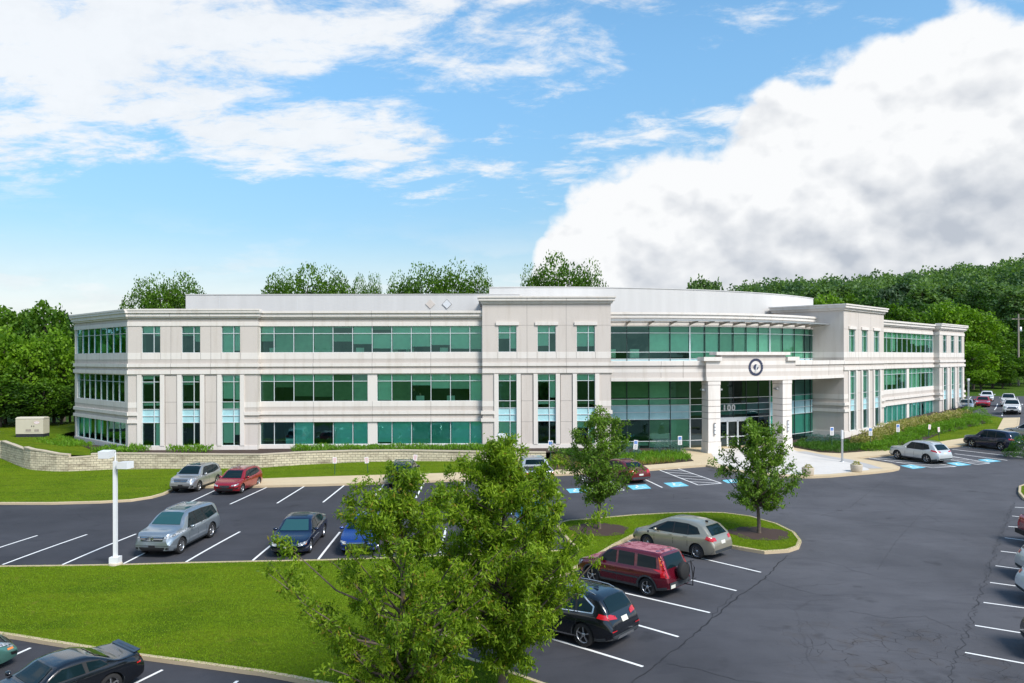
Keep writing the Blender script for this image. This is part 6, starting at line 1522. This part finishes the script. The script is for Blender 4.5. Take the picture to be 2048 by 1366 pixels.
cover('ground_cover', [p.xy for p in q0], 75, 'leaf_bed', 'low bed of bright green plants beside the canted left end of the building', .35, .07, .45, 4, zf=1.68)
cover('ground_cover', [p.xy for p in pix([(1232,934),(1281,930),(1342,926),(1384,921.5),(1372,909),(1350,906),(1300,908),(1245,912)], .14)], 120, 'leaf_bed', 'juniper carpet in the bed left of the entrance', .34, .05, .42, 5)
cover('ground_cover', [p.xy for p in pix([(1150,937.3),(1210,934.6),(1281,930.8),(1350,925.5),(1346,921),(1281,924),(1210,927),(1150,930)], .14)], 120, 'leaf_straw', 'straw coloured ornamental grass edging the sidewalk left of the entrance', .40, .03, .34, 6)
cover('ground_cover', [p.xy for p in pix([(1150,930),(1240,922),(1240,905),(1165,905)], .14)], 60, 'leaf_dark', 'dark low planting behind the left island tree', .3, .06, .35, 9)
cover('ground_cover', [p.xy for p in pix([(1584,893.5),(1640,904),(1679,905.5),(1712,903.5),(1735,899),(1726,888),(1690,884),(1655,884),(1605,884)], .14)], 120, 'leaf_dark', 'dark juniper carpet in the bed right of the entrance', .34, .05, .42, 7)
cover('ground_cover', [p.xy for p in pix([(1720,903),(1740,901.5),(1779,898),(1830,885),(1870,869),(1930,856),(1972,846),(1950,832),(1925,832),(1880,838),(1830,852),(1780,866),(1740,884)], .14)], 26, 'leaf_bed', 'green planting filling the bank of the right wing', .40, .06, .45, 8)
# mown grass blades on the nearer lawns
def blades(poly, n, seed, hgt, dz, zf=None, name='grass', lab=''):
    g = np.random.default_rng(seed); xs = [p[0] for p in poly]; ys = [p[1] for p in poly]
    X = g.uniform(min(xs), max(xs), n*3); Y = g.uniform(min(ys), max(ys), n*3); k = np.array([inside((a, b), poly) for a, b in zip(X, Y)])
    px = 1024+X/Y*F; k &= (px > -60)&(px < 2100); X, Y = X[k][:n], Y[k][:n]
    for cx_, cy_ in ((g1.x, g1.y), (g2_.x, g2_.y)):
        kk = (X-cx_)**2+(Y-cy_)**2 > 1.45**2*(.85+.3*np.sin(X*7)); X, Y = X[kk], Y[kk]
    Z = TZ(X, Y)+dz+hgt*.4; pat = .5+.5*np.sin(X*.9+1.3*np.sin(Y*.7))*np.sin(Y*1.1+X*.3)
    o = leaf_cards(name, 'blade', np.c_[X, Y, Z], hgt*1.1, .016, .38+.22*pat+g.normal(size=len(X))*.09, None, 0, .2, g, vertical=True); tag(o, lab, 'grass', kind='stuff')
leafmat('blade', (.105, .195, .005), (.215, .345, .008), (.28, .32, .03), .25)
blades([p.xy for p in pix(lawnL, .13)], 170000, 41, .050, .13, lab='mown grass of the large lawn between the parking rows')
blades([p.xy for p in pl], 70000, 42, .06, .125, lab='mown grass below the retaining wall')
# two office workers behind the second floor glass
def person(name, p, sit, mat, label, h=1.7):
    root = empty(name, p); k = h/1.7
    if sit: J = {'pel': (0,0,.50), 'ch': (0,.02,.92), 'nk': (0,.02,1.07), 'hd': (0,-.01,1.22), 'sl': (-.19,.02,1.0), 'el': (-.26,-.08,.76), 'hl': (-.12,-.30,.74), 'sr': (.19,.02,1.0), 'er': (.26,-.08,.76), 'hr': (.12,-.30,.74), 'kl': (-.12,-.42,.50), 'fl': (-.12,-.42,.08), 'kr': (.12,-.42,.50), 'fr': (.12,-.42,.08)}
    else: J = {'pel': (0,0,.92), 'ch': (0,0,1.30), 'nk': (0,0,1.46), 'hd': (0,-.02,1.62), 'sl': (-.19,0,1.39), 'el': (-.24,-.02,1.10), 'hl': (-.22,-.12,.86), 'sr': (.19,0,1.39), 'er': (.24,-.02,1.10), 'hr': (.22,-.12,.86), 'kl': (-.10,-.02,.50), 'fl': (-.10,0,.07), 'kr': (.10,-.02,.50), 'fr': (.10,0,.07)}
    E_ = [('pel','ch'),('ch','nk'),('nk','hd'),('ch','sl'),('sl','el'),('el','hl'),('ch','sr'),('sr','er'),('er','hr'),('pel','kl'),('kl','fl'),('pel','kr'),('kr','fr')]
    Rr = dict(pel=.15, ch=.15, nk=.055, hd=.10, sl=.06, el=.045, hl=.035, sr=.06, er=.045, hr=.035, kl=.07, fl=.05, kr=.07, fr=.05)
    N_ = list(J); me = bpy.data.meshes.new('body'); me.from_pydata([Vector(J[n])*k for n in N_], [(N_.index(a), N_.index(b)) for a, b in E_], [])
    o = bpy.data.objects.new('body', me); COL.objects.link(o); o.parent = root; me.materials.append(M[mat])
    o.modifiers.new('s', 'SKIN'); 
    for i, n in enumerate(N_): me.skin_vertices[0].data[i].radius = (Rr[n]*k, Rr[n]*k*.8)
    me.skin_vertices[0].data[0].use_root = True
    o.modifiers.new('u', 'SUBSURF').levels = 1
    m = MB(); c = Vector(J['hd'])*k; m.lathe([(.001, -.13), (.06, -.11), (.085, -.03), (.09, .04), (.06, .11), (.001, .13)], (c.x, c.y-.01, c.z), 12); m.build('head', M['skin'], root)
    m = MB(); m.lathe([(.092, .0), (.098, .05), (.07, .125), (.001, .145)], (c.x, c.y+.012, c.z), 12); m.build('hair', M['hair'], root)
    tag(root, label, 'person')
for (px, sit, mt, lb) in ((828, False, 'cloth_dark', 'person in dark clothes standing behind the second floor glass'), (840.5, True, 'cloth_teal', 'person in a patterned pale teal top seated behind the second floor glass')):
    a, b = ray(px, 790)
    for k in range(800):
        q = ML(S1+k*.03, -1.3)
        if q.x/q.y >= a: break
    person('person', (q.x, q.y, 4.9), sit, mt, lb)
# ------------------------------------------------------------------ light and sky
SUN_EL, SUN_AZ = 46, 138    # azimuth clockwise from +Y
w = bpy.data.worlds.new('World'); SC.world = w; w.use_nodes = True; nt = w.node_tree; nt.nodes.clear()
def N(t, **k):
    x = nt.nodes.new(t)
    for a, b in k.items(): setattr(x, a, b)
    return x
def mth(op, a, b=0.0, c=None, clamp=False):
    x = N('ShaderNodeMath', operation=op); x.use_clamp = clamp
    for i, v in enumerate((a, b, c)):
        if v is None: continue
        if isinstance(v, bpy.types.NodeSocket): nt.links.new(v, x.inputs[i])
        else: x.inputs[i].default_value = v
    return x.outputs[0]
sky = N('ShaderNodeTexSky', sky_type='NISHITA'); sky.sun_disc = False; sky.sun_elevation = rad(SUN_EL); sky.sun_rotation = rad(SUN_AZ); sky.altitude = 100; sky.air_density = 1.0; sky.dust_density = .6; sky.ozone_density = 2.0
tc = N('ShaderNodeTexCoord'); sep = N('ShaderNodeSeparateXYZ'); nt.links.new(tc.outputs['Generated'], sep.inputs[0])
X, Y, Z = sep.outputs
az = mth('ARCTAN2', X, Y); el = mth('ARCSINE', Z)
el0 = mth('MAXIMUM', el, 0.0)
def vec(a, b, c=0.0):
    x = N('ShaderNodeCombineXYZ')
    for i, v in enumerate((a, b, c)):
        if isinstance(v, bpy.types.NodeSocket): nt.links.new(v, x.inputs[i])
        else: x.inputs[i].default_value = v
    return x.outputs[0]
def noise(v, s, d=6, r=.55, dist=0.0):
    x = N('ShaderNodeTexNoise'); x.inputs['Scale'].default_value = s; x.inputs['Detail'].default_value = d; x.inputs['Roughness'].default_value = r; x.inputs['Distortion'].default_value = dist
    nt.links.new(v, x.inputs['Vector']); return x.outputs['Fac']
def smooth(v, a, b):
    x = N('ShaderNodeMapRange', interpolation_type='SMOOTHSTEP'); nt.links.new(v, x.inputs[0]); x.inputs[1].default_value = a; x.inputs[2].default_value = b; return x.outputs[0]
# high sheet of altocumulus, laid on a plane above (so it is stretched towards the horizon)
hz = mth('ADD', mth('MAXIMUM', Z, 0.0), .12)
pu, pv = mth('DIVIDE', X, hz), mth('DIVIDE', Y, hz)
hv = vec(mth('MULTIPLY', pu, .8), mth('ADD', mth('MULTIPLY', pv, 1.2), mth('MULTIPLY', pu, .35)))
h1 = noise(hv, 1.9, 9, .62, .35)
big = noise(vec(pu, pv, 3.0), .55, 2, .5)
hcov = mth('ADD', h1, mth('MULTIPLY', mth('SUBTRACT', big, .5), .55))
elfade = smooth(el, .15, .21)
azl = smooth(az, .55, -.25)
def blob(a0, e0, sa, se, amp):
    u = mth('DIVIDE', mth('SUBTRACT', az, a0), sa); v = mth('DIVIDE', mth('SUBTRACT', el, e0), se)
    return mth('MULTIPLY', mth('EXPONENT', mth('MULTIPLY', mth('ADD', mth('MULTIPLY', u, u), mth('MULTIPLY', v, v)), -1.0)), amp)
msk = 0.0
for p in ((-.50,.34,.30,.10,.25), (-.36,.27,.16,.04,.14), (-.28,.40,.20,.05,.10), (-.07,.265,.13,.026,.19), (.05,.39,.24,.05,.17), (-.60,.22,.13,.03,.12), (-.30,.185,.20,.035,-.22), (-.60,.16,.12,.02,.12), (-.20,.345,.05,.05,-.10), (.22,.33,.10,.035,-.16), (-.05,.19,.15,.03,-.12), (.35,.42,.12,.03,-.10)): msk = mth('ADD', msk, blob(*p))
mott = noise(vec(mth('MULTIPLY', pu, 2.2), mth('MULTIPLY', pv, 3.0), 8.0), 2.6, 7, .68, .3)
high = mth('MULTIPLY', smooth(mth('ADD', mth('ADD', hcov, mth('MULTIPLY', msk, .80)), mth('MULTIPLY', mth('SUBTRACT', mott, .5), .62)), .49, .72), mth('MULTIPLY', elfade, .90))
# cumulus bank on the right: its top edge as a curve of azimuth
cn = noise(vec(mth('MULTIPLY', az, 7.0), mth('MULTIPLY', el, 10.0), .3), 1.0, 8, .62)
cn2 = noise(vec(mth('MULTIPLY', az, 22.0), mth('MULTIPLY', el, 26.0), 5.3), 1.0, 6, .6)
def billow(da=0.0, de=0.0):
    a_, e_ = mth('ADD', az, da), mth('ADD', el, de)
    wob = noise(vec(mth('MULTIPLY', a_, 12.0), mth('MULTIPLY', e_, 14.0), 2.2), 1.0, 4, .6)
    out = None
    for sc, am in ((11.0, .62), (25.0, .28), (56.0, .13)):
        x = N('ShaderNodeTexVoronoi', feature='F1'); x.inputs['Scale'].default_value = 1.0
        w_ = mth('MULTIPLY', wob, .9)
        nt.links.new(vec(mth('ADD', mth('MULTIPLY', a_, sc), w_), mth('ADD', mth('MULTIPLY', e_, sc*1.25), w_), .5), x.inputs['Vector'])
        v = mth('MULTIPLY', mth('SUBTRACT', .62, x.outputs['Distance']), am); out = v if out is None else mth('ADD', out, v)
    return out
bl0 = billow(); bl1 = billow(.010, .016)
top = N('ShaderNodeFloatCurve'); cm_ = top.mapping; c_ = cm_.curves[0]
# input: (az+pi)/2pi ; output: elevation/0.6
for i, (a, e) in enumerate([(-3.14,.14),(-2.2,.28),(-1.4,.12),(-.9,.06),(-.55,.05),(-.2,.05),(-.02,.06),(.04,.15),(.11,.215),(.17,.245),(.235,.245),(.28,.28),(.33,.31),(.40,.33),(.48,.345),(.53,.355),(.62,.33),(.85,.36),(1.1,.30),(1.7,.12),(2.4,.26),(3.14,.14)]):
    p = ((a+PI)/(2*PI), e/.6)
    if i < 2: c_.points[i].location = p
    else: c_.points.new(*p)
c_.points[0].location = (0, .14/.6)
cm_.update()
fi = mth('DIVIDE', mth('ADD', az, PI), 2*PI); nt.links.new(fi, top.inputs['Value'])
edge = mth('MULTIPLY', top.outputs[0], .6)
d = mth('SUBTRACT', edge, el)
dd = mth('ADD', d, mth('ADD', mth('MULTIPLY', mth('SUBTRACT', cn, .5), .13), mth('MULTIPLY', bl0, .085)))
cum = smooth(dd, -.010, .022)
cum = mth('MULTIPLY', cum, smooth(edge, .07, .12))
# broken veil low on the horizon
lowm = mth('MULTIPLY', smooth(el, .17, .015), .85)
lowc = mth('MULTIPLY', smooth(noise(vec(mth('MULTIPLY', az, 5.0), mth('MULTIPLY', el, 16.0), 1.7), 1.0, 6, .6), .40, .62), smooth(el, .19, .05))
low = mth('MAXIMUM', lowm, mth('MULTIPLY', lowc, .8))
cov = mth('MAXIMUM', mth('MAXIMUM', high, cum), low, clamp=True)
# brightness of the clouds: bright rims and grey hearts
relief = mth('MULTIPLY', mth('SUBTRACT', bl0, bl1), 1.15)
soft = mth('MULTIPLY', mth('SUBTRACT', noise(vec(mth('MULTIPLY', az, 6.0), mth('MULTIPLY', el, 10.0), 9.1), 1.0, 6, .55), .5), 1.1)
cs = mth('ADD', mth('ADD', relief, soft), mth('SUBTRACT', 1.02, mth('MULTIPLY', smooth(dd, .04, .24), .46)))
hs_ = mth('ADD', .92, mth('MULTIPLY', mth('SUBTRACT', h1, .5), .5))
shade = mth('ADD', mth('MULTIPLY', cs, cum), mth('MULTIPLY', hs_, mth('SUBTRACT', 1.0, cum)))
fine_ = noise(vec(mth('MULTIPLY', az, 38.0), mth('MULTIPLY', el, 46.0), 4.0), 1.0, 6, .65)
shade = mth('ADD', shade, mth('MULTIPLY', mth('SUBTRACT', fine_, .5), .22))
cr = N('ShaderNodeMix', data_type='RGBA'); nt.links.new(mth('MULTIPLY', mth('SUBTRACT', shade, .25), 1.40, None, True), cr.inputs[0]); cr.inputs[6].default_value = (4.0, 4.35, 4.9, 1); cr.inputs[7].default_value = (7.3, 7.4, 7.5, 1)
# clear sky a little deeper and more saturated
hs = N('ShaderNodeHueSaturation'); hs.inputs['Hue'].default_value = .487; hs.inputs['Saturation'].default_value = 1.14; hs.inputs['Value'].default_value = 1.75; nt.links.new(sky.outputs[0], hs.inputs['Color'])
tm = N('ShaderNodeVectorMath', operation='SCALE'); nt.links.new(hs.outputs[0], tm.inputs[0]); nt.links.new(mth('ADD', .52, mth('MULTIPLY', smooth(el, .02, .42), .48)), tm.inputs['Scale'])
mx = N('ShaderNodeMix', data_type='RGBA'); nt.links.new(cov, mx.inputs[0]); nt.links.new(tm.outputs[0], mx.inputs[6]); nt.links.new(cr.outputs[2], mx.inputs[7])
bg = N('ShaderNodeBackground'); bg.inputs['Strength'].default_value = .10; nt.links.new(mx.outputs[2], bg.inputs[0])
o = N('ShaderNodeOutputWorld'); nt.links.new(bg.outputs[0], o.inputs[0])
sl = bpy.data.lights.new('sun', 'SUN'); so = bpy.data.objects.new('sun', sl); COL.objects.link(so)
sl.energy = 3.6; sl.angle = rad(20); sl.color = (1, .95, .88)
sd = Vector((math.cos(rad(SUN_EL))*math.sin(rad(SUN_AZ)), math.cos(rad(SUN_EL))*math.cos(rad(SUN_AZ)), math.sin(rad(SUN_EL))))
so.rotation_euler = sd.to_track_quat('Z', 'Y').to_euler(); so.location = (60, -20, 80)
SC.view_settings.view_transform = 'Standard'; SC.view_settings.look = 'None'; SC.view_settings.gamma = 1; SC.view_settings.exposure = .40
SC.cycles.max_bounces = 8; SC.cycles.transparent_max_bounces = 12
w.cycles.sampling_method = 'MANUAL'; w.cycles.sample_map_resolution = 512
